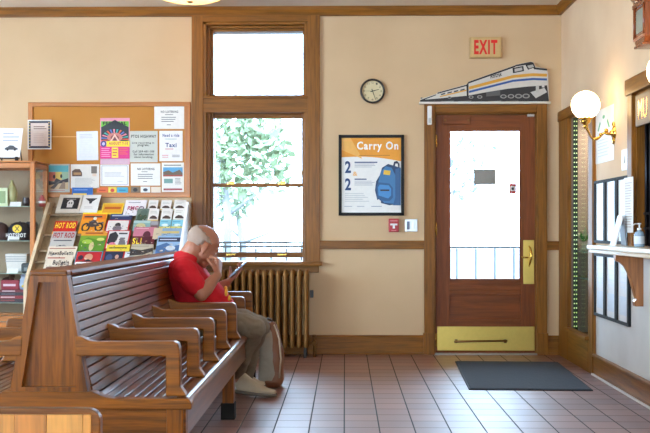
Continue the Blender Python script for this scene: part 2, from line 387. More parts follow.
mb.box(G0-.006, G1+.006, yd-.006, yd+.001, dpz(320.5)-.004, dpz(320.5)+.006, W_DOOR_X, .002).box(G0-.006, G1+.006, yd-.006, yd+.001, dpz(295), dpz(293.8), W_DOOR_X, .002)
mb.box(dx0+.022, X0+.001, yd+.01, yd+.045, zb, zt, W_DOOR_Z).box(X1-.001, dx1-.022, yd+.01, yd+.045, zb, zt, W_DOOR_Z)
slab = mb.build('door_leaf', door)
mb = MB(); mb.box(dx0+.019, dx0+.055, yd+.047, yd+.09, 0, dz1-.02, W_TRIM_Z).box(dx1-.055, dx1-.019, yd+.047, yd+.09, 0, dz1-.02, W_TRIM_Z).box(dx0+.019, dx1-.019, yd+.047, yd+.09, dz1-.055, dz1-.019, W_TRIM_X); mb.build('door_stop', door)
MB().box(G0, G1, yd+.02, yd+.026, gz0, gz1, GLASS).build('pane', slab)
mb = MB(); mb.box(X0+.008, X1-.006, yd-.006, yd, dpz(350.5), dpz(326.5), BRASS_OLD, .002)
mb.build('kick_plate', door, 'worn brass kick plate')
mb = MB(); mb.tube([(dpx(454), yd-.02, dpz(341.5)), (dpx(507), yd-.02, dpz(340.5))], .009, BRONZE, 8)
for px in (456, 505): mb.box(dpx(px)-.012, dpx(px)+.012, yd-.025, yd, dpz(342.8), dpz(339.3), BRONZE, .003)
mb.build('kick_bar', door, 'dark bar across the kick plate')
mb = MB(); mb.box(dpx(523.2), dpx(534.2), yd-.006, yd, dpz(284), dpz(240), BRASS_OLD, .003)
hp = mb.build('handle_plate', door, 'ornate brass plate')
mb = MB(); xx = dpx(529)
mb.tube([(xx, yd-.004, dpz(246)), (xx+.005, yd-.035, dpz(248)), (xx+.012, yd-.05, dpz(254)), (xx+.01, yd-.05, dpz(259)), (xx, yd-.035, dpz(264)), (xx, yd-.004, dpz(266))], [.006, .009, .011, .011, .008, .006], BRASS, 10)
mb.build('pull', hp)
mb = MB(); mb.tube([(dpx(528), yd-.004, dpz(257.5)), (dpx(527), yd-.03, dpz(257.5)), (dpx(521), yd-.035, dpz(257))], .007, BRASS, 8); mb.build('thumb_latch', hp)
for py in (141, 229, 340):
    mb = MB(); mb.box(dx0+.02, X0+.006, yd-.008, yd+.001, dpz(py+6), dpz(py-6), BRASS, .002); mb.tube([(dx0+.023, yd-.01, dpz(py+7)), (dx0+.023, yd-.01, dpz(py-7))], .006, BRASS, 8); mb.build('hinge', door)
mb = MB(); mb.box(dpx(474), dpx(496), yd+.012, yd+.0195, dpz(184.5), dpz(169), flat((150, 146, 138), .7), .001); mb.build('window_notice', slab, 'grey notice taped on the glass')
mb = MB(); mb.box(dpx(509.5), dpx(516.5), yd+.014, yd+.0195, dpz(193.5), dpz(183.5), flat((190, 60, 50), .6)).box(dpx(510.5), dpx(515.5), yd+.0128, yd+.0145, dpz(191), dpz(186), flat((235, 225, 215), .6)).box(dpx(511.8), dpx(514.2), yd+.012, yd+.013, dpz(190), dpz(187.3), flat((60, 60, 70), .6)); mb.build('window_sticker', slab, 'small red and white sticker')
mb = MB(); 
for k, (a, b) in enumerate(((478, 491), (476.5, 492.5), (480, 489), (481, 488))): mb.box(dpx(a), dpx(b), yd+.018, yd+.0195, dpz(206.3+k*2.2), dpz(205.2+k*2.2), flat((190, 196, 210), .6))
mb.build('window_decal', slab, 'faint pale lettering on the glass')
mb = MB(); mb.box(dpx(443), dpx(470), yd-.028, yd, dpz(124.5), dpz(117), W_DOOR_X, .004); mb.box(dpx(444), dpx(446), yd-.031, yd-.027, dpz(121.5), dpz(119.5), BRONZE, .002).box(dpx(467), dpx(469), yd-.031, yd-.027, dpz(121.5), dpz(119.5), BRONZE, .002); mb.build('door_closer', door, 'brown painted closer block')
mb = MB(); mb.box(dpx(527), dpx(534), yd-.02, yd, dpz(117), dpz(113.5), STEEL, .003); mb.build('door_contact', door)
mb = MB(); mb.box(dx0, dx1, DW-.04, DW+.22, 0, .012, STEEL, .003); mb.build('threshold', door)
mb = MB(); mb.box(bx(427), bx(431.2), DW-.075, DW-.036, bz(125.5), bz(107), WHITE, .006); mb.box(bx(427.8), bx(430.4), DW-.077, DW-.074, bz(124), bz(119), flat((200, 200, 198), .4), .001); mb.build('door_sensor', None, 'small white sensor box on the top left of the door frame', 'sensor')

# ------------------------------------------------------------------ window_2: display window in the right wall
w2 = thing('window_2', (XR, 8.5, DZ0), 'narrow display window in the right wall next to the exit door', 'window', **ST)
mb = MB(); a, b = XR-.03, XR+.01
mb.box(a, b, DY1, DW-.03, 0, DZ1+.09, W_TRIM_Z, .005).box(a, b, 8.06, DY0, 0, DZ1+.09, W_TRIM_Z, .005)
mb.box(a-.012, b, 8.05, DW-.03, DZ1+.0, DZ1+.09, W_TRIM_Y, .005).box(a, b, DY0, DY1, 0, DZ0+.03, W_TRIM_Y, .005).box(a-.03, b, DY0-.02, DY1+.02, DZ0+.02, DZ0+.05, W_TRIM_Y, .006)
mb.build('casing', w2)
mb = MB(); mb.box(XR+.0, XR+.058, DY0, DY0+.012, DZ0, DZ1, W_TRIM_Z, .003).box(XR+.0, XR+.058, DY1-.004, DY1, DZ0, DZ1, W_TRIM_Z, .001); mb.build('sash_frame', w2)
MB().box(XR+.045, XR+.050, DY0+.012, DY1-.004, DZ0, DZ1, GLASSC).build('pane', w2)
NICHE = flat((214, 198, 182), .8)
mb = MB(); mb.box(XR+.002, XR+.06, DY1-.0045, DY1-.0042, DZ0, DZ1, flat((120, 100, 84), .6)); c0, c1 = XR+.06, XR+.5
mb.box(c0, c1, DY0-.3, DY0-.28, DZ0-.05, DZ1+.05, NICHE).box(c0, c1, 9.32, 9.335, DZ0-.05, DZ1+.05, NICHE).box(c1, c1+.02, DY0-.3, 9.335, DZ0-.05, DZ1+.05, NICHE)
mb.box(c0, c1, DY0-.3, 9.335, DZ0-.05, DZ0-.03, W_TRIM_Y).box(c0, c1, DY0-.3, 9.335, DZ1+.03, DZ1+.05, NICHE)
mb.build('display_niche', w2)
for z in (.72, .95):
    mb = MB(); mb.box(XR+.08, XR+.48, DY0-.27, 9.31, z, z+.008, flat((150, 200, 180), .15)); mb.build('glass_shelf', w2)
led = thing('string_light', (XR+.02, 8.84, DZ0), 'vertical strip of small green lights inside the display window next to the exit door', 'string light')
mb = MB(); mb.box(XR-.004, XR+.034, 8.842, 8.848, DZ0+.005, DZ1-.01, flat((38, 60, 40), .5)); mb.build('light_strip', led)
LEDM = glow((186, 226, 90), 1.1); b0 = None
for k in range(94):
    z = DZ0+.03+(k//2)*.0395; x = (XR+.005, XR+.024)[k % 2]
    if b0 is None:
        mb = MB(); mb.sphere((x, 8.838, z), .006, LEDM, 8); b0 = mb.build('bulb', led); z00, x00 = z, x
    else:
        c = b0.copy(); COL.objects.link(c); c.parent = led; c.location = (x-x00, 0, z-z00)
pl = thing('leafy_plant', (XR+.17, 9.2, .958), 'green and white leafed plant on the upper glass shelf of the display window', 'plant')
mb = MB(); mb.lathe([(0, .958), (.04, .958), (.052, 1.04), (.046, 1.04), (.04, 1.03), (0, 1.03)], (XR+.17, 9.2, 0), flat((230, 230, 225), .4)); mb.build('pot', pl)
mb = MB(); G1c, G2c = flat((70, 170, 80), .5), flat((200, 225, 190), .5)
for k in range(16):
    a = k*2.4; r = .03+.006*(k % 5); h = 1.05+.017*k; L = .10; d = Vector((math.cos(a), math.sin(a), .9)).normalized(); s_ = Vector((-math.sin(a), math.cos(a), 0))*.02
    p = Vector((XR+.17, 9.2, 1.03)); e = p+d*(L+.008*k)
    mb.add([p, p+(e-p)*.5+s_, e, p+(e-p)*.5-s_], [(0, 1, 2, 3)], (G1c, G2c)[k % 3 == 0])
mb.build('foliage', pl)

# ------------------------------------------------------------------ window_3: ticket window
w3 = thing('window_3', (XR, (TY0+TY1)/2, TZ0), 'barred ticket window in a brown frame on the right wall', 'window', **ST)
mb = MB(); a, b = XR-.03, XR+.01
mb.box(a, b, TY1, TY1+.11, TZ0-.02, TZ1+.1, W_TRIM_Z, .005).box(a, b, TY0-.1, TY0, TZ0-.02, TZ1+.1, W_TRIM_Z, .005).box(a-.015, b, TY0-.11, TY1+.12, TZ1-.005, TZ1+.105, W_TRIM_Y, .006)
mb.box(XR, XR+.058, TY1-.02, TY1, TZ0, TZ1, W_TRIM_Z).box(XR, XR+.058, TY0, TY1, TZ1-.02, TZ1, W_TRIM_Y)
mb.build('casing', w3)
BARM = flat((38, 38, 44), .35, .6)
mb = MB(); y = TY1-.07; mb.tube([(XR+.05, y, TZ0), (XR+.05, y, TZ1-.02)], .011, BARM, 8); bar = mb.build('bar', w3)
for k in range(1, 19):
    c = bar.copy(); COL.objects.link(c); c.parent = w3; c.location = (0, -k*.1, 0)
mb = MB()
for z in (TZ0+.12, TZ0+.22, TZ1-.16): mb.box(XR+.045, XR+.055, TY0, TY1, z-.008, z+.008, BARM)
mb.build('crossbar', w3)
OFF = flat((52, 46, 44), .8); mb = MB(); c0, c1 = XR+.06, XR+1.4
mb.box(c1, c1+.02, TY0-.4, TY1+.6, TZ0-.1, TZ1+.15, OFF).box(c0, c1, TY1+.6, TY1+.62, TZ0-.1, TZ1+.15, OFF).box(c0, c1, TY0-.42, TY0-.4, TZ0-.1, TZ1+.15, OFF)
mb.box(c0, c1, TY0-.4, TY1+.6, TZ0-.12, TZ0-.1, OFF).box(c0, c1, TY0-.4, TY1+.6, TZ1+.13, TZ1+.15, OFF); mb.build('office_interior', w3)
# hanging MU... sign
ms = MB(); p = Vector((XR-.035, 6.80, 1.85)); ms.box(0, 1.0, 0, .21, 0, .02, flat((140, 112, 84), .5), .004)
ms.box(.012, .988, .012, .198, .0195, .0215, flat((150, 122, 92), .5))
ms.text('MU', .075, .04, .27, .17, .023, BRASS)
ob = ms.build('hanging_sign', None, 'brown sign with gold capital letters hung in the ticket window', 'sign', recalc=False); ob.matrix_world = frame_right((XR-.012, 6.86, 1.84))

# ticket shelf and bracket
sh = thing('ticket_shelf', (XR, 6.6, 1.0), 'pale topped wooden shelf under the ticket window', 'shelf')
mb = MB(); mb.box(1.74, XR-.001, 5.8, 7.34, 1.012, 1.04, flat((232, 226, 208), .3), .006); mb.build('shelf_top', sh)
mb = MB(); mb.box(1.755, XR-.001, 5.82, 7.32, .985, 1.012, wood((196, 160, 110), .8, 'y'), .004); mb.build('shelf_edge', sh)
def bracket(y):
    pts = [(XR-.001, .985), (1.80, .985), (1.80, .95)]
    for k in range(9):
        t = k/8; pts.append((1.81+.13*t+.028*math.sin(t*PI*1.0), .94-.25*t+.03*math.sin(t*2*PI)))
    pts += [(1.925, .67), (1.93, .64), (XR-.001, .64)]
    m = MB(); m.prism(pts, 'y', y, y+.06, wood((176, 112, 62), .6, 'z'), .004); return m
bracket(6.78).build('bracket', sh); bracket(5.9).build('bracket', sh)

# ------------------------------------------------------------------ right wall things
def right_sheet(name, y0, y1, z0, z1, spec, label, cat, group=None, base=(238, 236, 230), th=.002, off=0, rough=.5):
    W, H = y0-y1, z1-z0; mb = MB(); mb.box(0, W, 0, H, 0, th, flat(base, rough)); prints(mb, W, H, spec, th+.0005)
    o = mb.build(name, None, label, cat, group, recalc=False); o.matrix_world = frame_right((XR-off-.0005, y0, z0)); return o
right_sheet('paper_notice', 8.1, 7.52, 1.665, 2.08, [('e', .5, .84, .06, .035, (90, 170, 110)), ('p', [(.18, .62), (.3, .78), (.34, .74), (.24, .6)], (90, 170, 110)), ('p', [(.82, .62), (.7, .78), (.66, .74), (.76, .6)], (90, 170, 110)), ('r', .25, .52, .75, .56, (120, 170, 140)), ('l', .2, .1, .8, .45, 6, (215, 215, 210))],
            'white notice with small green marks on the wall behind the near globe sconce', 'notice')
wp = MB(); wp.box(0, .15, 0, .15, 0, .006, flat((240, 238, 232), .4), .003); wp.box(.06, .09, .05, .1, .006, .012, flat((225, 222, 214), .4), .002)
ob = wp.build('light_switch', None, 'white wall switch plate right of the brass sconce', 'light switch', recalc=False); ob.matrix_world = frame_right((XR, 7.30, 1.57))
def wall_frame(name, y0, z0, W, H, label, group, spec):
    t = thing(name, (XR, y0-W/2, z0), label, 'frame', group)
    M = frame_right((XR, y0, z0)); f = .022
    mb = MB(M); mb.box(0, f, 0, H, 0, .022, BLACK, .002).box(W-f*1.5, W, 0, H, 0, .022, BLACK, .002).box(f, W-f*1.5, 0, f, 0, .022, BLACK, .002).box(f, W-f*1.5, H-f, H, 0, .022, BLACK, .002)
    mb.build('picture_frame', t)
    mb = MB(M); mb.box(f, W-f*1.5, f, H-f, 0, .008, flat((252, 253, 255), .3, coat=.3)); prints(mb, W-2.5*f, H-2*f, spec, .0085, f, f); mb.build('poster_sheet', t)
    return t
nm = ['far left', 'middle', 'right']
for k in range(3):
    wall_frame('poster_frame', 8.045-k*.325, 1.045, .32, .485, ('tall black framed white timetable, %s of the three above the shelf' % nm[k]), 'framed timetables above the ticket shelf', [])
for k in range(3):
    wall_frame('poster_frame', 8.045-k*.325, .475, .32, .49, ('tall black framed pale blue sheet, %s of the three below the shelf' % nm[k]), 'framed sheets below the ticket shelf', [('l', .1, .5, .9, .9, 5, (236, 240, 246)), ('r', .1, .1, .9, .4, (226, 236, 246))])
right_sheet('paper_sheet', 7.12, 6.9, 1.13, 1.51, [('l', .12, .08, .88, .92, 18, (200, 180, 170))], 'white printed sheet taped on the ticket window frame', 'paper', off=.034)
# two leaning placards on the shelf
for k, (x, y, lab) in enumerate(((1.89, 7.04, 'white folded placard standing on the ticket shelf beside the pump bottle'),)):
    mb = MB(); 
    mb.prism([(-.03, 0), (-.02, 0), (.035, .21), (.025, .21)], 'y', -.004, .12, flat((236, 236, 238), .35)); mb.prism([(.05, 0), (.06, 0), (.036, .205), (.029, .205)], 'y', -.0035, .1195, flat((120, 120, 124), .35))
    o = mb.build('placard', None, lab, 'placard'); o.location = (x, y, 1.0405)
sb = thing('sanitizer_bottle', (1.89, 6.55, 1.04), 'clear pump bottle with blue liquid on the ticket shelf', 'bottle')
mb = MB(); cc = (1.89, 6.55, 0)
mb.lathe([(0, 1.0405), (.03, 1.0405), (.033, 1.047), (.033, 1.12), (.026, 1.136), (.012, 1.143), (.012, 1.15), (0, 1.15)], cc, flat((150, 176, 196), .1, coat=1)); mb.build('bottle_body', sb)
mb = MB(); mb.lathe([(0, 1.148), (.014, 1.148), (.014, 1.162), (.005, 1.163), (.005, 1.185), (.012, 1.186), (.012, 1.194), (0, 1.195)], cc, WHITE); mb.tube([(1.89, 6.55, 1.19), (1.86, 6.55, 1.188), (1.852, 6.55, 1.18)], .004, WHITE, 6); mb.build('pump', sb)
mb = MB(); mb.lathe([(.0336, 1.06), (.0336, 1.11)], cc, flat((225, 232, 240), .4)); mb.build('bottle_label', sb)

# globe sconces
GLOBE = glow((255, 222, 168), 13.0)
def sconce(Yb, arm, label):
    zb_ = 1.862; gx = XR-arm
    t = thing('globe_sconce', (XR, Yb, zb_), label, 'wall lamp', 'brass globe sconces on the right wall')
    mb = MB(); mb.lathe([(0, -.035), (.016, -.034), (.02, -.024), (.034, -.016), (.05, -.006), (.052, 0), (0, 0)], (XR, Yb, zb_), BRASS, 24, 'x')
    mb.sphere((XR-.008, Yb, zb_+.055), (.01, .03, .03), BRASS, 12).sphere((XR-.008, Yb, zb_-.055), (.01, .03, .03), BRASS, 12); mb.build('wall_plate', t)
    mb = MB(); pts = []
    for k in range(17):
        u = k/16; x = XR-.03-(arm-.03)*u; z = zb_-.01+.02*math.sin(u*PI*.8)-.055*math.sin(max(0, u-.25)/.75*PI)*1.0+.055*max(0, u-.75)/.25
        pts.append((x, Yb, z))
    mb.tube(pts, [.009+.003*math.sin(k*.9) for k in range(17)], BRASS, 10)
    mb.sphere((XR-.06, Yb, zb_+.018), .016, BRASS, 12).sphere((XR-.10, Yb, zb_-.012), .013, BRASS, 12); mb.build('arm', t)
    mb = MB(); mb.lathe([(0, zb_+.03), (.012, zb_+.035), (.022, zb_+.05), (.016, zb_+.062), (.03, zb_+.07), (.04, zb_+.085), (.036, zb_+.095), (.05, zb_+.104), (.05, zb_+.112), (.0, zb_+.112)], (gx, Yb, 0), BRASS)
    for k in range(10):
        a = 2*PI*k/10; mb.sphere((gx+.046*math.cos(a), Yb+.046*math.sin(a), zb_+.112), .008, BRASS, 8)
    mb.build('globe_holder', t)
    mb = MB(); mb.sphere((gx, Yb, 2.068), .104, GLOBE, 32); mb.build('glass_globe', t, 'glowing white glass globe')
sconce(7.51, .212, 'brass arm sconce with white globe left of the ticket window')
sconce(5.88, .14, 'globe sconce above the ticket window, cut by the photo edge')

# antique wall clock on the right wall
ck = thing('antique_wall_clock', (XR, 6.33, 2.3), 'carved dark wooden pendulum clock high on the right wall', 'clock')
Y0, Y1, XF = 6.22, 6.45, 1.83
mb = MB(); mb.prism([(Y0, 2.34), (Y0+.03, 2.3), (Y1-.03, 2.3), (Y1, 2.34), (Y1, 2.56), (Y0, 2.56)], 'x', XF, XR-.001, W_CLOCK, .004)
mb.box(XF-.012, XR-.001, Y0-.012, Y1+.012, 2.54, 2.57, W_CLOCK, .006).box(XF-.01, XF, Y0, Y1, 2.335, 2.352, flat((200, 130, 90), .3), .004).box(XF-.01, XR-.001, Y0+.02, Y1-.02, 2.288, 2.302, W_CLOCK, .004)
for s_, y in ((1, Y0+.012), (-1, Y1-.012)): mb.tube([(XF-.004, y, 2.35), (XF-.004, y, 2.54)], .008, W_CLOCK, 8)
mb.build('lower_case', ck)
mb = MB(); mb.box(XF-.003, XF+.002, Y0+.045, Y1-.045, 2.375, 2.52, flat((150, 156, 140), .15, coat=.6), .001); mb.build('pendulum_glass', ck, 'small pane over the pendulum')
mb = MB(); cyy, czz = 6.335, 2.74
mb.prism([(cyy+.215*math.cos(PI/8+k*PI/4), czz+.215*math.sin(PI/8+k*PI/4)) for k in range(8)], 'x', XF-.01, XR-.001, W_CLOCK, .008)
mb.lathe([(.175, 0), (.175, -.018), (.16, -.024), (.15, -.012), (.15, 0)], (XF-.01, cyy, czz), W_CLOCK, 32, 'x'); mb.build('octagon_case', ck)
mb = MB(); mb.lathe([(0, -.006), (.15, -.006), (.15, 0)], (XF-.01, cyy, czz), flat((205, 202, 188), .3), 32, 'x')
for k in range(12):
    a = k*PI/6; y_, z_ = cyy+.125*math.sin(a), czz+.125*math.cos(a); mb.box(XF-.018, XF-.0165, y_-.006, y_+.006, z_-.012, z_+.012, BLACK)
mb.box(XF-.019, XF-.017, cyy-.004, cyy+.004, czz, czz+.1, BLACK).box(XF-.019, XF-.017, cyy-.07, cyy, czz-.004, czz+.004, BLACK); mb.build('dial', ck)

# ------------------------------------------------------------------ back wall things
ex = MB(frame_back((0, DW, 0))); a, b = at(469.3, 58.6, DW), at(500.6, 37.8, DW)
def box_back(mb, p0, p1, d0, d1, m, bev=0):
    A, B = at(p0[0], p0[1], DW), at(p1[0], p1[1], DW); mb.box(min(A.x, B.x), max(A.x, B.x), DW-d1, DW-d0, min(A.z, B.z), max(A.z, B.z), m, bev)
es = thing('exit_sign', (bx(485), DW, bz(58.6)), 'cream EXIT sign with red letters above the door', 'sign')
mb = MB(); box_back(mb, (469.3, 58.6), (500.6, 37.8), 0, .05, flat((206, 170, 112), .5), .006); box_back(mb, (471, 57), (499, 39.4), .049, .0525, flat((214, 178, 118), .5), .001); mb.build('sign_housing', es)
mb = MB(frame_back((a.x, DW-.053, a.z))); W, H = b.x-a.x, b.z-a.z; mb.text('EXIT', .13*W, .16*H, .87*W, .85*H, .0015, flat((216, 30, 22), .4, emit=.15), .038)
mb.bm.verts.ensure_lookup_table(); mb.build('lettering', es, 'red capital letters', recalc=False)

# train cut-out on the door head
def tp(x, y): return (415+x/4.643, 60+y/4.643)
tr = thing('train_cutout', (bx(484), DW-.04, bz(104.5)), 'flat cut-out picture of a striped diesel train standing on the door frame', 'train picture')
YT = DW-.03
def t2(pts): r = []; [r.append((at(*tp(x, y), YT).x, at(*tp(x, y), YT).z)) for x, y in pts]; return r
out = [(22, 198), (25, 182), (98, 158), (105, 150), (240, 113), (250, 100), (455, 28), (470, 22), (535, 8), (548, 10), (560, 32), (612, 42), (615, 60), (618, 90), (622, 198)]
mb = MB(); SILV = flat((214, 208, 198), .5)
mb.prism(t2(out), 'y', YT, YT-.008, SILV); mb.build('board', tr)
tb = MB()
def tpoly(pts, c, k):
    p = t2(pts); tb.add([(x, YT-.008-.0004*k, z) for x, z in p], [tuple(range(len(p)))], flat(c, .5))
K1 = (26, 26, 30)
tpoly([(22, 198), (24, 186), (100, 180), (245, 166), (330, 150), (430, 134), (520, 124), (612, 118), (622, 198)], (44, 42, 44), 1)
tpoly([(25, 186), (98, 160), (98, 164), (30, 190)], K1, 2); tpoly([(104, 152), (240, 115), (240, 121), (104, 158)], K1, 2)
tpoly([(248, 102), (455, 29), (470, 23), (535, 9), (548, 12), (552, 18), (470, 30), (455, 37), (248, 110)], K1, 2)
tpoly([(250, 124), (455, 70), (545, 62), (612, 64), (612, 78), (545, 76), (455, 84), (250, 138)], (222, 160, 52), 2)
tpoly([(250, 144), (455, 92), (545, 84), (612, 86), (612, 96), (545, 94), (455, 102), (250, 154)], (40, 84, 150), 2)
tpoly([(115, 168), (238, 138), (238, 144), (115, 173)], (222, 160, 52), 2)
tpoly([(452, 38), (502, 28), (506, 52), (454, 62)], K1, 3); tpoly([(461, 42), (496, 35), (498, 48), (462, 56)], (190, 186, 180), 4)
tpoly([(512, 24), (550, 16), (558, 34), (524, 46)], K1, 3); tpoly([(520, 27), (546, 22), (552, 33), (528, 40)], (180, 178, 172), 4)
tpoly([(548, 34), (612, 42), (612, 50), (552, 44)], K1, 3)
tpoly([(238, 116), (248, 102), (248, 172), (240, 172)], K1, 3)
for x in (120, 150, 180, 210): tpoly([(x, 158-x*.0-(x-120)*.22), (x+20, 153-(x-120)*.22), (x+20, 159-(x-120)*.22), (x, 164-(x-120)*.22)], (60, 60, 62), 3)
for x in (30, 160, 260, 300, 410, 445, 480, 515):
    s_ = 3+x*.016; tpoly([(x+s_*1.6*math.cos(q*PI/5), 178-x*.02+s_*math.sin(q*PI/5)) for q in range(10)], (150, 148, 144), 3); tpoly([(x+s_*math.cos(q*PI/5), 178-x*.02+s_*.6*math.sin(q*PI/5)) for q in range(10)], (60, 58, 60), 4)
tpoly([(330, 150), (395, 140), (395, 165), (330, 170)], (90, 88, 86), 3)
tpoly([(535, 150), (600, 130), (612, 150), (560, 178)], (200, 196, 190), 3); tpoly([(560, 120), (575, 118), (575, 150), (560, 152)], (190, 188, 182), 4); tpoly([(588, 112), (600, 112), (600, 128), (588, 128)], (210, 206, 200), 4)
for x in (120, 200, 340, 420): tpoly([(x, 192), (x+60, 190), (x+60, 193), (x, 195)], (150, 148, 144), 4)
tb.build('train_print', tr, recalc=False)
tx = MB(Matrix.Translation(Vector((at(*tp(350, 88), YT).x, YT-.0105, at(*tp(350, 88), YT).z))) @ Matrix.Rotation(.24, 4, 'Y').inverted() @ Matrix.Rotation(PI/2, 4, 'X'))
tx.text('Amtrak', 0, 0, .11, .042, 0, flat(K1, .5), .03); tx.build('lettering', tr, recalc=False)
mb = MB(); box_back(mb, (419, 104.8), (549.5, 102.3), 0, .07, flat((232, 226, 214), .5), .003); mb.build('ledge', None, 'thin white ledge along the top of the door frame under the train', 'ledge')

# wall clock
wc = thing('wall_clock', at(372.5, 91.3, DW), 'small round wall clock with cream face and dark rim', 'clock')
c = at(372.5, 91.3, DW); R = .113
mb = MB(); mb.lathe([(R, 0), (R+.002, -.02), (R-.004, -.034), (R-.014, -.034), (R-.017, -.02), (R-.017, 0)], c, flat((70, 66, 64), .25, .7), 40, 'y'); mb.build('rim', wc)
mb = MB(frame_back((c.x, DW-.004, c.z))); mb.lathe([(0, .012), (R-.014, .012)], (0, 0, 0), flat((222, 204, 158), .5), 40)
for k in range(12):
    a = k*PI/6; r1 = R-.036; mb.text(str(12 if k == 0 else k), r1*math.sin(a)-.008, r1*math.cos(a)-.009, r1*math.sin(a)+.008, r1*math.cos(a)+.009, .0126, flat((90, 76, 56), .5))
mb.build('dial', wc, recalc=False)
mb = MB(frame_back((c.x, DW-.018, c.z)))
def hand_(ang, L, wd, z):
    s, co = math.sin(ang), math.cos(ang); mb.add([(-co*wd-s*.02, s*wd-co*.02, z), (co*wd-s*.02, -s*wd-co*.02, z), (s*L+co*wd*.4, co*L-s*wd*.4, z), (s*L-co*wd*.4, co*L+s*wd*.4, z)], [(0, 1, 2, 3)], BLACK)
hand_(math.radians(76), .062, .005, .001); hand_(math.radians(160), .088, .004, .002); hand_(math.radians(270), .085, .0015, .003); mb.lathe([(0, .004), (.006, .004), (.006, 0)], (0, 0, 0), BLACK, 12)
mb.build('clock_hands', wc, recalc=False)

# carry on poster
cp = thing('framed_poster', at(371.5, 215.5, DW), 'black framed orange and white poster showing a blue backpack', 'poster')
mb = MB(); 
for r in (((338.6, 215.6), (341.6, 135)), ((401, 215.6), (404, 135)), ((338.6, 138), (404, 135)), ((338.6, 215.6), (404, 212.6))): box_back(mb, r[0], r[1], 0, .028, BLACK, .003)
mb.build('picture_frame', cp)
a, b = at(341.4, 212.8, DW), at(401.2, 137.8, DW); W, H = b.x-a.x, b.z-a.z
mb = MB(frame_back((a.x, DW-.006, a.z))); mb.box(0, W, 0, H, 0, .004, flat((238, 234, 226), .3))
OR, NB, BL, BL2, BL3 = (240, 160, 40), (36, 64, 110), (64, 122, 172), (50, 94, 140), (40, 66, 100)
arc = [(0, 1), (0, .74)]+[(t/10, .74-.055*(t/10)-.0+.03*math.sin(t/10*PI)) for t in range(1, 11)]+[(1, 1)]
spec = [('p', arc, OR), ('p', [(0, 1), (0, .84), (.35, .72), (.15, 1)], (246, 184, 84)), ('t', 'Carry On', .26, .81, .95, .95, (252, 246, 236)), ('l', .3, .755, .92, .775, 1, (180, 110, 30)),
        ('t', '2', .06, .53, .16, .69, NB), ('t', '&', .19, .49, .27, .55, (244, 196, 130)), ('t', '2', .06, .30, .16, .46, NB), ('r', .22, .665, .6, .68, NB), ('l', .22, .60, .6, .66, 3, (170, 170, 175)), ('r', .22, .44, .42, .455, NB), ('l', .22, .36, .58, .43, 4, (170, 170, 175)), ('l', .06, .14, .48, .27, 5, (205, 203, 200)),
        ('l', .05, .075, .2, .095, 1, (160, 160, 170)), ('l', .26, .075, .42, .095, 1, (160, 160, 170)), ('l', .5, .075, .68, .095, 1, (120, 130, 150))]
prints(mb, W, H, spec, .0045)
cp_s = mb.build('poster_sheet', cp, recalc=False)
mb = MB(frame_back((a.x, DW-.0165, a.z)))
spec = [('p', [(.86, .62), (.88, .68), (.93, .69), (.97, .65), (.97, .6), (.95, .6), (.94, .655), (.9, .655), (.89, .61)], (40, 50, 70)),
        ('p', [(.66, .2), (.6, .17), (.56, .3), (.58, .42), (.64, .5), (.68, .6), (.78, .65), (.9, .62), (.99, .6), (.99, .12), (.8, .1), (.66, .13)], BL3),
        ('p', [(.62, .2), (.6, .3), (.62, .42), (.66, .55), (.74, .62), (.84, .6), (.9, .5), (.9, .2), (.88, .12), (.72, .13)], BL),
        ('p', [(.6, .2), (.585, .35), (.62, .405), (.8, .39), (.86, .33), (.86, .2), (.8, .155), (.65, .16)], BL2), ('p', [(.62, .23), (.61, .34), (.64, .375), (.79, .365), (.83, .32), (.83, .23), (.78, .19)], (70, 140, 200)),
        ('r', .65, .29, .8, .31, (60, 50, 50)), ('p', [(.7, .51), (.71, .57), (.82, .56), (.81, .5)], (236, 196, 70)), ('p', [(.86, .1), (.9, .2), (.9, .58), (.99, .6), (.99, .1)], BL2)]
prints(mb, W, H, spec, 0); mb.build('backpack_print', cp, 'printed blue backpack', recalc=False)

# pull station, plate
ps = thing('fire_alarm_pull', at(393, 232, DW), 'small red fire alarm pull box under the backpack poster', 'fire alarm')
mb = MB(); box_back(mb, (388.5, 232), (398.6, 218.6), 0, .05, flat((176, 26, 34), .35), .005); mb.build('alarm_box', ps)
mb = MB(); box_back(mb, (390, 225.4), (397, 223.6), .049, .066, WHITE, .002); box_back(mb, (392.4, 228.5), (394.6, 224), .049, .064, WHITE, .002); mb.build('pull_lever', ps, 'white T shaped lever')
mb = MB(); box_back(mb, (390, 221.5), (397.2, 220), .05, .0515, flat((210, 120, 120), .5)); box_back(mb, (391, 231), (396, 230), .05, .0515, flat((210, 120, 120), .5)); mb.build('plate_print', ps)
kp = thing('steel_plate', at(411, 232, DW), 'square brushed steel plate right of the red pull box', 'wall plate')
mb = MB(); box_back(mb, (405, 231.6), (417.5, 219.2), 0, .012, STEEL, .003); mb.build('plate', kp)
mb = MB(); box_back(mb, (406.5, 229.5), (409.5, 221.5), .011, .03, flat((90, 96, 108), .3, .5), .003); box_back(mb, (412.5, 229), (415.5, 222), .011, .022, STEEL, .003); mb.build('switch', kp)
mb = MB(); box_back(mb, (310, 297.5), (313.5, 290), 0, .04, flat((60, 58, 56), .4), .004); mb.build('wall_outlet', None, 'tiny dark outlet box on the wall right of the radiator', 'outlet')

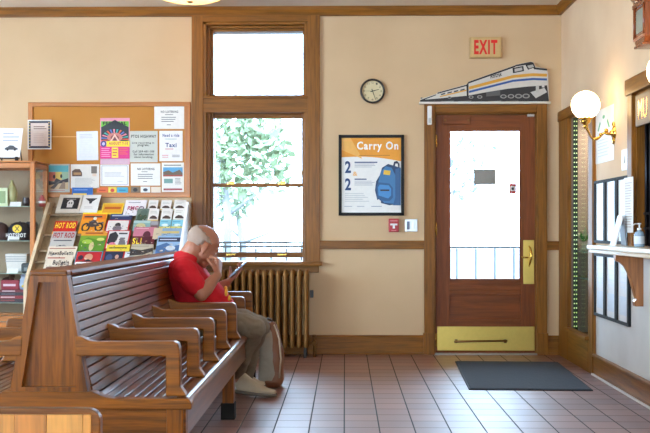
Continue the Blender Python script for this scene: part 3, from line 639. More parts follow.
# ------------------------------------------------------------------ radiator
rd = thing('radiator', (bx(262, 9.16), 9.16, 0), 'bronze painted cast iron radiator under the window', 'radiator')
def rsec():
    m = MB(); n = 10
    for yy in (9.07, 9.15, 9.23):
        prof = []
        for (z, r) in ((.09, .018), (.12, .024), (.16, .022), (.30, .020), (.60, .020), (.71, .022), (.75, .024), (.775, .018), (.788, .006)):
            prof.append((r, z))
        m.lathe(prof, (0, yy, 0), BRONZE, 12)
    m.box(-.014, .014, 9.06, 9.24, .10, .14, BRONZE, .008).box(-.014, .014, 9.06, 9.24, .72, .762, BRONZE, .008)
    return m
X = bx(306.5, 9.15); k = 0; sec = None
while X > bx(214, 9.15):
    if sec is None:
        m = rsec(); 
        for v in m.bm.verts: v.co.x += X
        sec = m.build('radiator_section', rd); X00 = X
    else:
        c = sec.copy(); COL.objects.link(c); c.parent = rd; c.location = (X-X00, 0, 0)
    X -= .0625
for px in (216, 305.5):
    mb = MB(); x = bx(px, 9.15); mb.prism([(9.05, 0), (9.09, 0), (9.1, .1), (9.06, .1)], 'x', x-.014, x+.014, BLACK, .003).prism([(9.25, 0), (9.21, 0), (9.2, .1), (9.24, .1)], 'x', x-.014, x+.014, BLACK, .003); mb.build('leg', rd)
mb = MB(); x = bx(308.5, 9.15); mb.tube([(x, 9.15, .12), (x+.045, 9.15, .12), (x+.055, 9.15, .10), (x+.055, 9.15, .0)], .016, BRONZE, 10).sphere((x+.05, 9.15, .13), .024, BRONZE, 12).tube([(x+.05, 9.15, .14), (x+.05, 9.15, .18)], .008, BRONZE, 8).lathe([(0, .18), (.02, .18), (.022, .19), (.02, .198), (0, .2)], (x+.05, 9.15, 0), BRONZE, 12); mb.build('valve', rd)
mb = MB(); mb.tube([(bx(216, 9.15), 9.15, .12), (bx(308, 9.15), 9.15, .12)], .018, BRONZE, 10); mb.build('connecting_pipe', rd)
mb = MB(); mb.tube([(bx(216, 9.15), 9.15, .74), (bx(308, 9.15), 9.15, .74)], .014, BRONZE, 10); mb.build('connecting_pipe', rd)

# ------------------------------------------------------------------ floor mat
mat_m = flat((66, 74, 84), .95, bump=1.0)
mb = MB(Matrix.Translation((1.36, 8.03, 0)) @ Matrix.Rotation(-.043, 4, 'Z')); mb.box(-.44, .44, -.76, .76, .001, .009, flat((40, 44, 50), .7), .003); mb.box(-.425, .425, -.745, .745, .008, .013, mat_m, .003)
mb.build('door_mat', None, 'dark grey blue rectangular mat in front of the door', 'mat')

# ------------------------------------------------------------------ bulletin board
bb = thing('bulletin_board', (bx(109), DW, bz(197.5)), 'long cork bulletin board in an oak frame on the back wall', 'bulletin board')
mb = MB(); box_back(mb, (33, 194), (185.5, 106), 0, .012, CORK); mb.build('cork_panel', bb)
mb = MB(); box_back(mb, (28.8, 197.6), (190.8, 192.6), 0, .028, W_OAK_X, .004); box_back(mb, (28.8, 107), (190.8, 102.2), 0, .028, W_OAK_X, .004); box_back(mb, (28.8, 193), (33.5, 106.5), 0, .028, W_OAK_Z, .004); box_back(mb, (185.3, 193), (190.8, 106.5), 0, .028, W_OAK_Z, .004)
mb.build('board_frame', bb)
mb = MB(); box_back(mb, (33.5, 137.3), (92, 136.3), .012, .0125, flat((220, 168, 104), .8)); mb.build('seam', bb)
YB = DW-.0125
GB = 'papers pinned on the bulletin board'
LG = (120, 118, 116); DKt = (70, 68, 72)
def pin(name, rect, spec, label, cat='paper', base=(236, 232, 224), z0=0, tilt=0): return sheet_back(name, rect, spec, label, cat, GB, base, YB, .0015, tilt, z0=z0)
pin('framed_notice', (28.3, 120, 52, 149.5), [('r', .05, .04, .95, .96, (50, 48, 62)), ('r', .13, .11, .87, .89, (222, 200, 188)), ('l', .25, .66, .8, .80, 2, (120, 80, 70)), ('l', .25, .2, .78, .55, 6, (205, 176, 168))]+[('e', .09, .1+.1*k, .03, .02, (190, 160, 90)) for k in range(9)]+[('e', .91, .1+.1*k, .03, .02, (190, 160, 90)) for k in range(9)], 'pinkish notice in a dark patterned border at the left end of the board', base=(225, 218, 208), z0=.018)
pin('blank_notice', (77, 131.5, 98.4, 160.6), [('l', .15, .75, .85, .92, 3, (196, 196, 204)), ('l', .15, .1, .8, .7, 10, (222, 222, 226))], 'pale nearly blank sheet left of the bright festival poster', base=(226, 226, 230), tilt=.02)
FES = [('r', .04, .0, .96, .12, (216, 176, 190)), ('r', .0, .93, 1, 1, (232, 150, 170)), ('r', .03, .78, .97, .93, (120, 200, 60)), ('p', [(.03, .8), (.5, .96), (.97, .8), (.97, .5), (.03, .5)], (30, 34, 40))]
for k in range(13):
    a0 = PI*k/12; FES.append(('p', [(.5, .55), (.5+.47*math.cos(a0), .52+.24*math.sin(a0)), (.5+.47*math.cos(a0+.13), .52+.24*math.sin(a0+.13))], [(230, 90, 60), (60, 170, 160), (236, 130, 150), (90, 110, 180)][k % 4]))
FES += [('e', .5, .58, .26, .10, (200, 120, 110)), ('e', .5, .57, .14, .06, (120, 60, 60)), ('p', [(.34, .5), (.5, .66), (.66, .5), (.6, .5), (.5, .6), (.4, .5)], (240, 190, 170)), ('t', 'FESTIVAL', .1, .85, .9, .92, (20, 30, 20)),
        ('r', .0, .12, 1, .40, (226, 40, 130)), ('r', .22, .38, 1, .50, (246, 216, 40)), ('t', 'AUGUST 7-10', .3, .42, .95, .48, (190, 30, 80)), ('e', .12, .44, .1, .07, (70, 60, 130)), ('e', .12, .44, .05, .035, (200, 190, 230)),
        ('r', .4, .14, .62, .36, (244, 210, 50)), ('l', .05, .15, .37, .36, 5, (250, 160, 200)), ('l', .66, .2, .95, .36, 4, (240, 110, 60)), ('l', .43, .16, .6, .34, 3, (200, 60, 80))]
pin('festival_poster', (100.3, 118, 129.7, 164.3), FES, 'bright pink yellow and black festival poster dated august on the board', 'poster', base=(230, 170, 190))
pin('highway_notice', (129.9, 131, 157.6, 162.3), [('t', 'PTOS HIGHWAY', .05, .78, .95, .88, (22, 30, 26)), ('t', 'Live recording in', .08, .58, .88, .65, (52, 58, 54)), ('t', 'progress.', .28, .49, .7, .57, (52, 58, 54)), ('t', 'Call 209-401-100', .1, .31, .88, .38, (52, 58, 54)), ('t', 'for information', .14, .22, .86, .29, (52, 58, 54)), ('t', 'about booking.', .16, .12, .84, .2, (52, 58, 54))], 'grey green sheet headed highway right of the festival poster', base=(206, 208, 196))
def notice(rect, label): pin('typed_notice', rect, [('t', 'NO LOITERING', .22, .70, .8, .80, (50, 46, 46)), ('l', .36, .58, .64, .66, 1, LG), ('l', .24, .28, .8, .55, 3, LG), ('l', .42, .14, .6, .22, 1, LG)], label, base=(238, 234, 226))
notice((154.3, 106, 184.2, 129), 'white typed notice in the top right corner of the board')
notice((130.8, 163.4, 160.4, 185.6), 'white typed notice in the bottom row left of the photo flyer')
TX = [('t', 'Taxi', .26, .46, .74, .60, (60, 80, 130)), ('l', .25, .37, .75, .43, 1, (200, 80, 80)), ('l', .12, .1, .4, .22, 2, (220, 130, 130)), ('l', .55, .12, .9, .22, 2, LG), ('t', 'Need a ride', .14, .80, .86, .90, (90, 100, 150)), ('r', .25, .72, .75, .735, (110, 160, 150))]
pin('taxi_flyer', (159.4, 130.8, 182.6, 161.2), TX, 'white taxi flyer with blue lettering on the board', 'flyer', base=(240, 236, 232))
PH = [('r', .06, .72, .94, .95, (90, 180, 190)), ('r', .06, .1, .94, .72, (206, 178, 136)), ('r', .06, .40, .36, .72, (206, 120, 100)), ('r', .36, .45, .64, .72, (222, 190, 90)), ('r', .64, .45, .94, .72, (150, 180, 150)), ('p', [(.06, .4), (.3, .38), (.4, .5), (.6, .42), (.94, .5), (.94, .36), (.06, .25)], (50, 44, 48)), ('p', [(.1, .14), (.5, .4), (.6, .4), (.3, .12)], (90, 80, 76)), ('p', [(.5, .12), (.7, .38), (.8, .36), (.8, .12)], (150, 120, 96)), ('e', .3, .55, .05, .07, (40, 36, 40)), ('e', .62, .57, .05, .07, (40, 36, 40)), ('l', .1, .04, .9, .09, 1, (190, 90, 60))]
pin('photo_poster', (47.7, 164, 69.8, 192.3), PH, 'small colour poster of dark figures below the left end of the board', 'poster', base=(190, 190, 180), z0=.002)
pin('event_flyer', (70.7, 164.3, 99.3, 188.3), [('p', [(.05, .5), (.05, .72), (.15, .8), (.32, .8), (.4, .65), (.4, .5)], (96, 66, 46)), ('r', .1, .56, .36, .66, (180, 130, 80)), ('r', .72, .62, .92, .92, (120, 110, 100)), ('r', .76, .5, .9, .62, (230, 210, 190)), ('l', .15, .06, .85, .44, 8, (190, 186, 182))], 'white flyer with two small brown photos in the board bottom row', 'flyer')
pin('bordered_sheet', (100.3, 164.6, 129, 186), [('r', .05, .05, .95, .95, (150, 146, 146)), ('r', .065, .07, .935, .93, (236, 234, 232)), ('l', .15, .42, .85, .66, 4, (190, 188, 188)), ('l', .6, .18, .85, .24, 1, (190, 188, 188))], 'white bordered sheet right below the festival poster', base=(232, 230, 228), z0=.001)
pin('leaflet', (161.8, 162.6, 184, 192), [('r', .06, .56, .94, .84, (90, 160, 200)), ('p', [(.06, .56), (.06, .68), (.3, .74), (.5, .66), (.8, .76), (.94, .64), (.94, .56)], (110, 90, 70)), ('r', .06, .53, .94, .58, (170, 70, 50)), ('r', .1, .3, .5, .45, (120, 160, 150)), ('l', .6, .25, .92, .48, 5, LG), ('r', .08, .06, .92, .12, (160, 60, 60)), ('l', .1, .87, .9, .95, 1, DKt)], 'leaflet with a blue sky photo in the bottom right corner of the board', 'leaflet')
pin('blue_card', (72.6, 187.6, 93.4, 196.2), [('r', .05, .05, .7, .32, (240, 206, 50)), ('l', .1, .6, .9, .85, 1, (120, 160, 220))], 'blue and yellow card overlapping the lower board frame', 'card', base=(30, 96, 176), z0=.018)
for r, cc_, lab, sp in (((96.8, 187.3, 108, 193.4), (226, 110, 60), 'small orange red card in the strip of cards', [('l', .2, .3, .8, .7, 1, (180, 50, 40))]), ((108.4, 187.3, 116.5, 193.4), (236, 214, 80), 'small yellow card in the strip of cards', [('e', .5, .5, .25, .3, (210, 70, 60))]), ((117, 187.3, 128, 193.4), (70, 170, 200), 'small light blue card in the strip of cards', [('l', .2, .3, .8, .7, 1, (40, 110, 150))]),
                        ((130.8, 186.6, 139.9, 193), (130, 110, 84), 'small brown card beside the blue card', [('e', .5, .5, .25, .3, (50, 40, 40))]), ((140.7, 186.6, 150.2, 193), (230, 230, 228), 'small white card with a dark mark', [('e', .5, .5, .25, .25, (50, 50, 60))]), ((151.2, 186.8, 160.7, 193.2), (232, 216, 196), 'small plain beige card left of the leaflet', [])):
    pin('business_card', r, sp, lab, 'card', base=cc_)

# ------------------------------------------------------------------ display case
xr, xl, y0, y1, zt_ = -2.735, -3.95, 8.88, 9.30, 1.74
dc = thing('display_case', ((xr+xl)/2, (y0+y1)/2, 0), 'oak framed glass display case at the left of the back wall', 'display case')
mb = MB(); t = .04
for x in (xl, xr-t):
    for y in (y0, y1-t): mb.box(x, x+t, y, y+t, 0, zt_, W_OAK_Z, .003)
for z in (zt_-.05, .34): mb.box(xl+t, xr-t, y0, y0+t, z, z+.045, W_OAK_X, .003).box(xl+t, xr-t, y1-t, y1, z, z+.045, W_OAK_X, .003).box(xl, xl+t, y0+t, y1-t, z, z+.045, W_OAK_Y, .003).box(xr-t, xr, y0+t, y1-t, z, z+.045, W_OAK_Y, .003)
mb.box(xl-.01, xr+.01, y0-.01, y1+.01, zt_, zt_+.015, W_OAK_X, .003); mb.build('case_frame', dc)
mb = MB(); mb.box(xl+.01, xr-.01, y0+.01, y1-.01, .02, .33, W_OAK_X, .003).box(xl+t, xr-t, y0+t, y1-t, .33, .36, flat((200, 190, 170), .6)); mb.build('base_cabinet', dc)
mb = MB(); mb.box(xl+t, xr-t, y1-.014, y1-.008, .38, zt_-.05, flat((160, 138, 110), .7)); mb.build('back_panel', dc)
mb = MB(); mb.box(xl+t, xr-t, y0+.012, y0+.016, .38, zt_-.05, GLASSC); mb.build('front_pane', dc)
mb = MB(); mb.box(xr-.016, xr-.012, y0+t, y1-t, .38, zt_-.05, GLASSC); mb.build('side_pane', dc)
SHZ = [1.355, 1.05, .76, .50]
SG = flat((176, 200, 186), .12, coat=.6)
for z in SHZ:
    mb = MB(); mb.box(xl+t, xr-t, y0+.05, y1-.05, z-.006, z, SG, .001); mb.build('glass_shelf', dc, 'thin greenish glass shelf')
GC = 'goods inside the display case'
def price(px, z, y, lab):
    mb = MB(); x = at(px, 228, y).x; mb.prism([(0, 0), (.012, 0), (.03, .04), (.026, .04)], 'x', -.05, .05, flat((236, 236, 232), .5)); o = mb.build('price_card', None, lab, 'card', 'white price cards in the display case'); o.location = (x, y, z+.0005)
price(15, SHZ[0], 8.96, 'folded white price card on the top glass shelf'); price(13, SHZ[1], 8.95, 'folded white price card under the cap'); price(12, SHZ[2], 8.95, 'folded white price card below the white box')
# cap
def cap(x, y, z, m1, m2, lab, badge):
    t = thing('baseball_cap', (x, y, z), lab, 'cap', GC)
    mb = MB(); prof = [(.0, .165), (.04, .162), (.075, .145), (.1, .11), (.108, .06), (.11, 0), (.104, 0)]; mb.lathe([(r, z+h+.001) for r, h in prof], (x, y, 0), m1, 24); mb.sphere((x, y, z+.167), .008, m1, 8); mb.build('crown', t)
    mb = MB(); pts = [(x+.1*math.cos(a), y+.1*math.sin(a)) for a in [PI+.5+k*(PI-1.0)/8 for k in range(9)]]+[(x+.09*math.cos(a), y-.05+.1*math.sin(a)) for a in [2*PI-.5-k*(PI-1.0)/8 for k in range(9)]]
    mb.prism(pts, 'z', z+.002, z+.008, m2, .001); mb.build('visor', t)
    if badge:
        mb = MB(frame_back((x, y-.112, z))); prints(mb, 1, 1, [('e', .01, .105, .042, .036, (240, 206, 40)), ('p', [(-.012, .085), (-.006, .082), (.03, .125), (.024, .128)], (30, 30, 34)), ('p', [(.032, .085), (.026, .082), (-.01, .125), (-.004, .128)], (30, 30, 34)), ('t', 'HOTSPOT', -.09, .03, .09, .065, (230, 230, 228))], 0); mb.build('front_badge', t, 'yellow round badge over white letters', recalc=False)
p = at(20, 239, 9.08); cap(p.x, 9.08, SHZ[1], flat((34, 36, 50), .8), flat((34, 36, 50), .8), 'dark navy cap with a yellow round badge', True)
p = at(-1, 239, 9.1); cap(p.x-.02, 9.12, SHZ[1], flat((90, 66, 66), .8), flat((50, 60, 90), .8), 'brown and blue cap at the left photo edge', False)
p = at(41, 239, 9.14)
mb = MB(); mb.box(-2.87, -2.80, 9.06, 9.2, SHZ[1]+.001, SHZ[1]+.17, flat((34, 34, 40), .7), .012); mb.build('cloth_pouch', None, 'black pouch standing right of the navy cap', 'pouch', GC)
# top shelf figures, boxes
def obj1(nm, mb, lab, cat): return mb.build(nm, None, lab, cat, GC)
z = SHZ[0]+.0005
p = at(26, 200, 9.05); mb = MB(); mb.lathe([(0, z), (.03, z), (.034, z+.04), (.028, z+.075), (.03, z+.08), (.026, z+.08), (.024, z+.07), (0, z+.01)], (p.x, 9.05, 0), flat((70, 60, 66), .3)); mb.tube([(p.x+.03, 9.05, z+.06), (p.x+.055, 9.05, z+.055), (p.x+.055, 9.05, z+.03), (p.x+.032, 9.05, z+.02)], .005, flat((70, 60, 66), .3), 8); obj1('mug', mb, 'dark mug on the top glass shelf of the case', 'mug')
p = at(41.5, 200, 9.1); mb = MB(); mb.lathe([(0, z), (.026, z), (.03, z+.05), (.02, z+.08), (.012, z+.09), (.016, z+.1), (0, z+.105)], (p.x, 9.12, 0), flat((186, 90, 90), .4)); mb.lathe([(.0305, z+.03), (.0305, z+.05)], (p.x, 9.12, 0), WHITE); obj1('ceramic_jar', mb, 'small pink and white jar at the right end of the top shelf', 'jar')
p = at(1, 200, 9.05); mb = MB(); mb.box(p.x-.06, p.x+.05, 9.08, 9.1, z, z+.17, flat((214, 222, 180), .6), .003); mb.box(p.x-.04, p.x+.03, 9.078, 9.08, z+.03, z+.14, flat((150, 170, 120), .6)); obj1('greeting_card', mb, 'pale green card standing on the top shelf', 'card')
p = at(12, 200, 9.15); mb = MB(); mb.lathe([(0, z), (.02, z), (.045, z+.06), (.05, z+.13), (.03, z+.19), (.012, z+.22), (.014, z+.24), (0, z+.24)], (p.x, 9.15, 0), flat((190, 186, 130), .3)); obj1('vase', mb, 'pale olive vase behind the top price card', 'vase')
z = SHZ[2]+.0005
mb = MB(); a_ = at(6, 262, 9.05).x; b_ = at(27, 262, 9.05).x
mb.prism([(a_+.02, z), (b_, z), (b_+.01, z+.17), (a_, z+.17)], 'y', 9.02, 9.16, flat((226, 224, 216), .6), .006)
for k in range(3): mb.box(a_+.005, b_-.0, 9.016, 9.02, z+.10+k*.02, z+.108+k*.02, flat((170, 172, 172), .5))
obj1('white_basket', mb, 'white basket box on the middle glass shelf', 'basket')
mb = MB(); p = at(28, 262, 8.98); mb.box(p.x-.06, p.x+.05, 8.96, 9.01, z, z+.09, flat((70, 80, 84), .6), .02, 3); mb.box(p.x-.03, p.x+.0, 8.958, 8.962, z+.02, z+.05, flat((130, 140, 144), .6)); obj1('wallet', mb, 'grey folded wallet right of the white basket', 'wallet')
z = SHZ[3]+.0005
def book(a, b, y, zz, h, col, lab, mark=None):
    x0, x1 = at(a, 228, y).x, at(b, 228, y).x; m = MB(); m.box(x0, x1, y, y+.15, zz, zz+h, flat(col, .5), .002); m.box(x0+.004, x1+.001, y+.002, y+.148, zz+.004, zz+h-.004, flat((220, 214, 200), .7))
    if mark: m.box(x0+.02, x0+.02+(x1-x0)*.5, y-.001, y, zz+h*.3, zz+h*.7, flat(mark, .5))
    m.build('book', None, lab, 'book', 'stacked books at the bottom of the display case')
zz = z
for k, (h, c_, mk, lab) in enumerate(((.03, (50, 40, 50), (140, 60, 60), 'dark book at the bottom of the case stack'), (.026, (150, 30, 46), (220, 190, 190), 'thin red book second from the bottom of the case stack'), (.03, (38, 34, 42), (90, 80, 90), 'black book in the middle of the case stack'), (.022, (120, 30, 50), (220, 200, 200), 'maroon book on top of the case stack'))):
    book(-2+k*.6, 27-k*.4, 9.0, zz, h, c_, lab, mk); zz += h+.0005
mb = MB(); x0, x1 = at(1, 228, 9.03).x, at(19, 228, 9.03).x; mb.box(x0, x1, 9.03, 9.06, zz, zz+.085, flat((150, 26, 50), .5), .004); mb.box(x0+.02, x1-.03, 9.028, 9.03, zz+.03, zz+.05, flat((226, 200, 206), .5)); obj1('red_box', mb, 'crimson box with a pale band on the stacked books', 'box')
mb = MB(); p = at(23, 228, 9.06); 
mb.lathe([(0, zz), (.035, zz), (.05, zz+.04), (.04, zz+.08), (.022, zz+.105), (.03, zz+.125), (0, zz+.14)], (p.x, 9.08, 0), flat((190, 204, 226), .5)); mb.sphere((p.x+.01, 9.03, zz+.03), .012, flat((236, 206, 60), .5), 10); obj1('plush_toy', mb, 'pale blue soft figure beside the crimson box', 'toy')
mb = MB(); p = at(7, 228, 9.12); mb.sphere((p.x, 9.15, zz+.055), (.065, .05, .055), flat((80, 56, 44), .95, bump=1), 16); mb.sphere((p.x+.04, 9.13, zz+.115), (.03, .028, .028), flat((92, 66, 52), .95, bump=1), 12); mb.sphere((p.x+.02, 9.135, zz+.137), .009, flat((92, 66, 52), .95), 8).sphere((p.x+.06, 9.135, zz+.137), .009, flat((92, 66, 52), .95), 8); obj1('plush_bear', mb, 'brown soft toy behind the crimson box', 'toy')

# picture on an easel, on the case top
pe = thing('easel_picture', (at(10, 228, 9.0).x, 9.0, zt_+.015), 'white sign with a small dark car drawing on a black easel on the case', 'picture')
z = zt_+.0152
M = Matrix.Translation((at(-6, 228, 9.0).x, 9.0, z+.03)) @ Matrix.Rotation(-.12, 4, 'X') @ Matrix.Rotation(PI/2, 4, 'X') 
W, H = at(22, 228, 9).x-at(-6, 228, 9).x, .27
mb = MB(M); mb.prism([(0, 0), (W-.02, 0), (W, H), (.0, H+.005)], 'z', 0, .004, flat((236, 234, 236), .4)); prints(mb, W, H, [('p', [(0, 0), (.93, 0), (.935, .02), (0, .02)], BLACK and (60, 60, 64)), ('l', .3, .78, .7, .88, 1, (170, 176, 190)), ('l', .3, .66, .9, .76, 1, (170, 176, 190)), ('l', .3, .54, .9, .64, 1, (170, 176, 190)), ('p', [(.38, .28), (.38, .34), (.48, .38), (.55, .43), (.68, .42), (.76, .36), (.84, .33), (.84, .28)], (60, 62, 70)), ('e', .48, .28, .04, .035, (30, 30, 34)), ('e', .74, .28, .04, .035, (30, 30, 34))], .005)
mb.build('picture_sheet', pe, recalc=False)
mb = MB(); x0 = at(-2, 228, 9).x; x1 = at(18, 228, 9).x
for x in (x0, x1): mb.tube([(x, 8.96, z+.004), (x, 8.97, z+.03), (x, 9.03, z+.03), (x, 9.05, z+.14), (x, 9.11, z+.004)], .006, BLACK, 8).box(x-.01, x+.01, 8.94, 8.985, z, z+.04, BLACK, .004)
mb.tube([(x0, 9.03, z+.03), (x1, 9.03, z+.03)], .005, BLACK, 8); mb.build('easel', pe, 'black plate easel')

# ------------------------------------------------------------------ brochure rack
RX0, RX1 = -2.68, -1.44
def yp(z): return 9.2+(z-1.35)*1.0124
def onrack(px, py):
    d = ray(px, py); k = 1.0124   # Y = 9.2+(CH+d.z t-1.35)*k ; Y = d.y t
    t = (9.2+(CH-1.35)*k)/(d.y-d.z*k); return Vector((d.x*t, d.y*t, CH+d.z*t))
rk = thing('brochure_rack', ((RX0+RX1)/2, 9.0, 0), 'pale wooden slanted rack for magazines and brochures', 'magazine rack')
side = [(9.31, 1.40), (9.17, 1.40), (yp(.72)-.07, .70), (yp(.72)-.07, 0), (9.31, 0)]
WB = wood((214, 192, 158), .9, 'z', .5, .1); WB_LIT = flat((250, 250, 250), .4)
mb = MB(); mb.prism(side, 'x', RX0-.03, RX0, WB, .003); mb.build('side_panel', rk, 'pale wooden side panel')
mb = MB(); mb.prism(side, 'x', RX1, RX1+.025, WB_LIT, .003); mb.build('side_panel', rk, 'side panel coloured white to imitate window light')  # window light on the outer face is put into its white colour
WR = wood((150, 124, 92), .85, 'z', .6, 0)
mb = MB(); v = .03; mb.prism([(yp(1.36)+v+.015, 1.36), (yp(.70)+v+.015, .70), (yp(.70)+v+.04, .70), (yp(1.36)+v+.04, 1.36)], 'x', RX0, RX1, WR); mb.build('slanted_back', rk)
mb = MB()
for py in (213.2, 233.5, 249.5, 260.2, 271):
    p = onrack(100, py); mb.prism([(p.y-.012, p.z-.022), (p.y+.055, p.z-.022), (p.y+.055, p.z-.010), (p.y-.004, p.z-.010), (p.y-.004, p.z-.006), (p.y-.012, p.z-.006)], 'x', RX0, RX1, WR)
mb.build('ledge', rk)
MN = Vector((0, -.7027, .7115)); MV = Vector((0, .7115, .7027))
GM = 'magazines and brochures in the slanted rack'
def x0_seed(r): return r[0]*131+r[1]*17
def mag(name, rect, spec, label, cat, base, lay=1, th=.006, group=GM):
    if cat in ('magazine', 'newspaper', 'brochure', 'leaflet'):
        rr_ = random.Random(int(x0_seed(rect))); spec = list(spec)
        for q_ in range(16):
            u, v_ = rr_.uniform(.04, .9), rr_.uniform(.04, .5); w_ = rr_.uniform(.02, .14); c_ = rr_.choice([(40, 38, 42), (210, 200, 186), (120, 100, 84), (90, 96, 110), (176, 150, 120)])
            spec.insert(rr_.randrange(len(spec)+1) if q_ % 2 else len(spec), ('p', [(u, v_), (u+w_, v_+rr_.uniform(-.03, .03)), (u+w_*.8, v_+rr_.uniform(.02, .06)), (u+.01, v_+.035)], c_))
    x0, y0, x1, y1 = rect; A, B = onrack(x0, y1), onrack(x0, y0); C_ = onrack(x1, y1)
    # lift towards the viewer so that layers do not meet, keeping each sheet's foot where it is seen
    W, H = C_.x-A.x, (B-A).length
    o = A+MN*(.002+.0075*lay)
    M = Matrix(((1, 0, 0, o.x), (0, MV.y, MN.y, o.y), (0, MV.z, MN.z, o.z), (0, 0, 0, 1)))
    mb = MB(); mb.box(0, W, 0, H, 0, th, flat(base, .35)); prints(mb, W, H, spec, th+.0005)
    ob = mb.build(name, None, label, cat, group, recalc=False); ob.matrix_world = M; return ob
RED = (206, 40, 34); YEL = (240, 200, 40)
mag('magazine', (50.3, 222.2, 73, 241), [('r', 0, .45, 1, 1, RED), ('t', 'HOT ROD', .05, .62, .95, .92, (250, 220, 60)), ('l', .1, .1, .9, .4, 3, (120, 60, 50)), ('r', 0, .3, .3, .45, (240, 150, 50))], 'red magazine with a yellow HOT ROD title', 'magazine', (200, 170, 150), 0)
mag('magazine', (49, 233, 72.6, 249), [('t', 'HOT ROD', .05, .6, .95, .92, (170, 40, 50)), ('p', [(.1, .1), (.2, .4), (.5, .5), (.9, .35), (.95, .1)], (120, 116, 120)), ('e', .3, .15, .1, .12, (60, 60, 64))], 'grey magazine with a dark red title just below the red one', 'magazine', (176, 172, 170), 1)
mag('magazine', (48, 240.5, 71.5, 256), [('p', [(.05, .1), (.3, .5), (.6, .6), (.95, .3), (.95, .05)], (140, 140, 144)), ('e', .35, .3, .15, .16, (200, 196, 190)), ('l', .1, .75, .9, .95, 1, (90, 90, 96))], 'pale grey pencil drawn cover above the newspapers', 'magazine', (190, 186, 180), 2)
mag('newspaper', (46, 249.5, 75, 262), [('t', 'NewsBulletin', .08, .3, .92, .62, (60, 50, 50)), ('r', .05, .8, .95, .86, (160, 80, 70)), ('r', .08, .05, .5, .2, (110, 90, 84))], 'folded newspaper with a bulletin title, upper of two', 'newspaper', (222, 208, 186), 3, .012)
mag('newspaper', (44, 260, 71, 273), [('t', 'Bulletin', .3, .35, .9, .7, (60, 50, 50)), ('r', .05, .82, .7, .9, (180, 90, 80)), ('r', .1, .0, .9, .2, (120, 90, 84))], 'folded newspaper with a bulletin title, lower of two', 'newspaper', (218, 204, 184), 4, .012)
mag('magazine', (78, 211.5, 103.2, 234), [('r', .0, .84, 1, 1, (246, 214, 40)), ('r', .05, .6, .95, .82, (230, 120, 30)), ('l', .1, .62, .9, .8, 1, (40, 44, 60)), ('e', .25, .25, .17, .2, (50, 44, 44)), ('e', .25, .25, .1, .12, (236, 160, 40)), ('e', .78, .25, .17, .2, (50, 44, 44)), ('e', .78, .25, .1, .12, (236, 160, 40)), ('p', [(.25, .3), (.4, .5), (.55, .62), (.62, .5), (.8, .3), (.5, .25)], (70, 60, 60)), ('e', .55, .62, .07, .07, (230, 230, 220))], 'orange and yellow magazine with a motorcycle', 'magazine', (236, 150, 30), 0)
mag('magazine', (76.8, 232.5, 103, 254.5), [('r', 0, .78, 1, 1, (224, 150, 50)), ('l', .15, .82, .85, .96, 1, (160, 50, 40)), ('p', [(0, 0), (0, .5), (.3, .7), (.6, .6), (1, .7), (1, 0)], (90, 140, 40)), ('e', .5, .3, .09, .2, (206, 190, 140)), ('e', .3, .5, .2, .1, (160, 190, 70)), ('e', .8, .6, .15, .07, (200, 210, 110))], 'green magazine with an orange band below the motorcycle one', 'magazine', (120, 160, 50), 1)
mag('magazine', (73.4, 254, 100, 270), [('r', .03, .03, .97, .97, (186, 36, 44)), ('e', .5, .62, .16, .22, (206, 150, 120)), ('p', [(.3, .35), (.5, .5), (.72, .35)], (30, 30, 40)), ('e', .2, .6, .1, .15, (60, 40, 60)), ('r', .05, .05, .72, .32, (232, 230, 228)), ('l', .1, .12, .66, .27, 1, (60, 60, 80))], 'red cover with a face and a white label at the rack foot', 'magazine', (90, 160, 190), 3)
mag('magazine', (100.8, 253.6, 122, 271), [('r', .06, .06, .94, .96, (28, 38, 66)), ('e', .66, .66, .09, .12, (206, 160, 140)), ('p', [(.55, .1), (.58, .5), (.74, .5), (.8, .1)], (226, 226, 230)), ('e', .3, .6, .16, .2, (60, 80, 120)), ('l', .1, .1, .5, .3, 2, (190, 190, 200))], 'navy cover with red border and a figure in white at the rack foot', 'magazine', (196, 40, 44), 3)
mag('flyer', (100.8, 204, 122, 214.5), [('r', .05, .1, .95, .9, (226, 160, 40)), ('l', .12, .2, .95, .85, 1, (190, 90, 30))], 'yellow framed flyer on the top ledge of the rack', 'flyer', (240, 200, 60), 0)
mag('magazine', (108.8, 213.3, 130.4, 226), [('l', .06, .6, .95, .9, 1, (170, 180, 200)), ('r', 0, 0, 1, .3, (90, 100, 120))], 'navy blue magazine behind the red framed ones', 'magazine', (44, 60, 100), 0)
mag('magazine', (104.6, 221.4, 128, 234.5), [('r', .05, .05, .95, .95, (220, 214, 210)), ('e', .5, .58, .13, .2, (50, 44, 48)), ('e', .5, .35, .2, .2, (120, 110, 120)), ('r', .06, .06, .94, .14, (200, 60, 60))], 'red framed cover with a small dark figure, upper of two', 'magazine', (204, 40, 50), 1)
mag('magazine', (104.4, 232.4, 127.6, 251), [('r', .06, .04, .94, .95, (216, 212, 210)), ('p', [(.06, .3), (.1, .8), (.35, .92), (.5, .7), (.45, .4), (.2, .2)], (44, 44, 50)), ('l', .5, .7, .92, .92, 1, (60, 60, 64)), ('e', .3, .22, .16, .13, (220, 120, 150)), ('p', [(.55, .1), (.6, .6), (.8, .6), (.9, .1)], (120, 116, 124))], 'red framed black and white cover with a pink patch, lower of two', 'magazine', (206, 44, 54), 2)
mag('leaflet', (106.5, 247.3, 129.6, 253.6), [('l', .1, .25, .9, .75, 1, (80, 60, 40))], 'thin yellow leaflet below the black and white cover', 'leaflet', (230, 206, 60), 3)
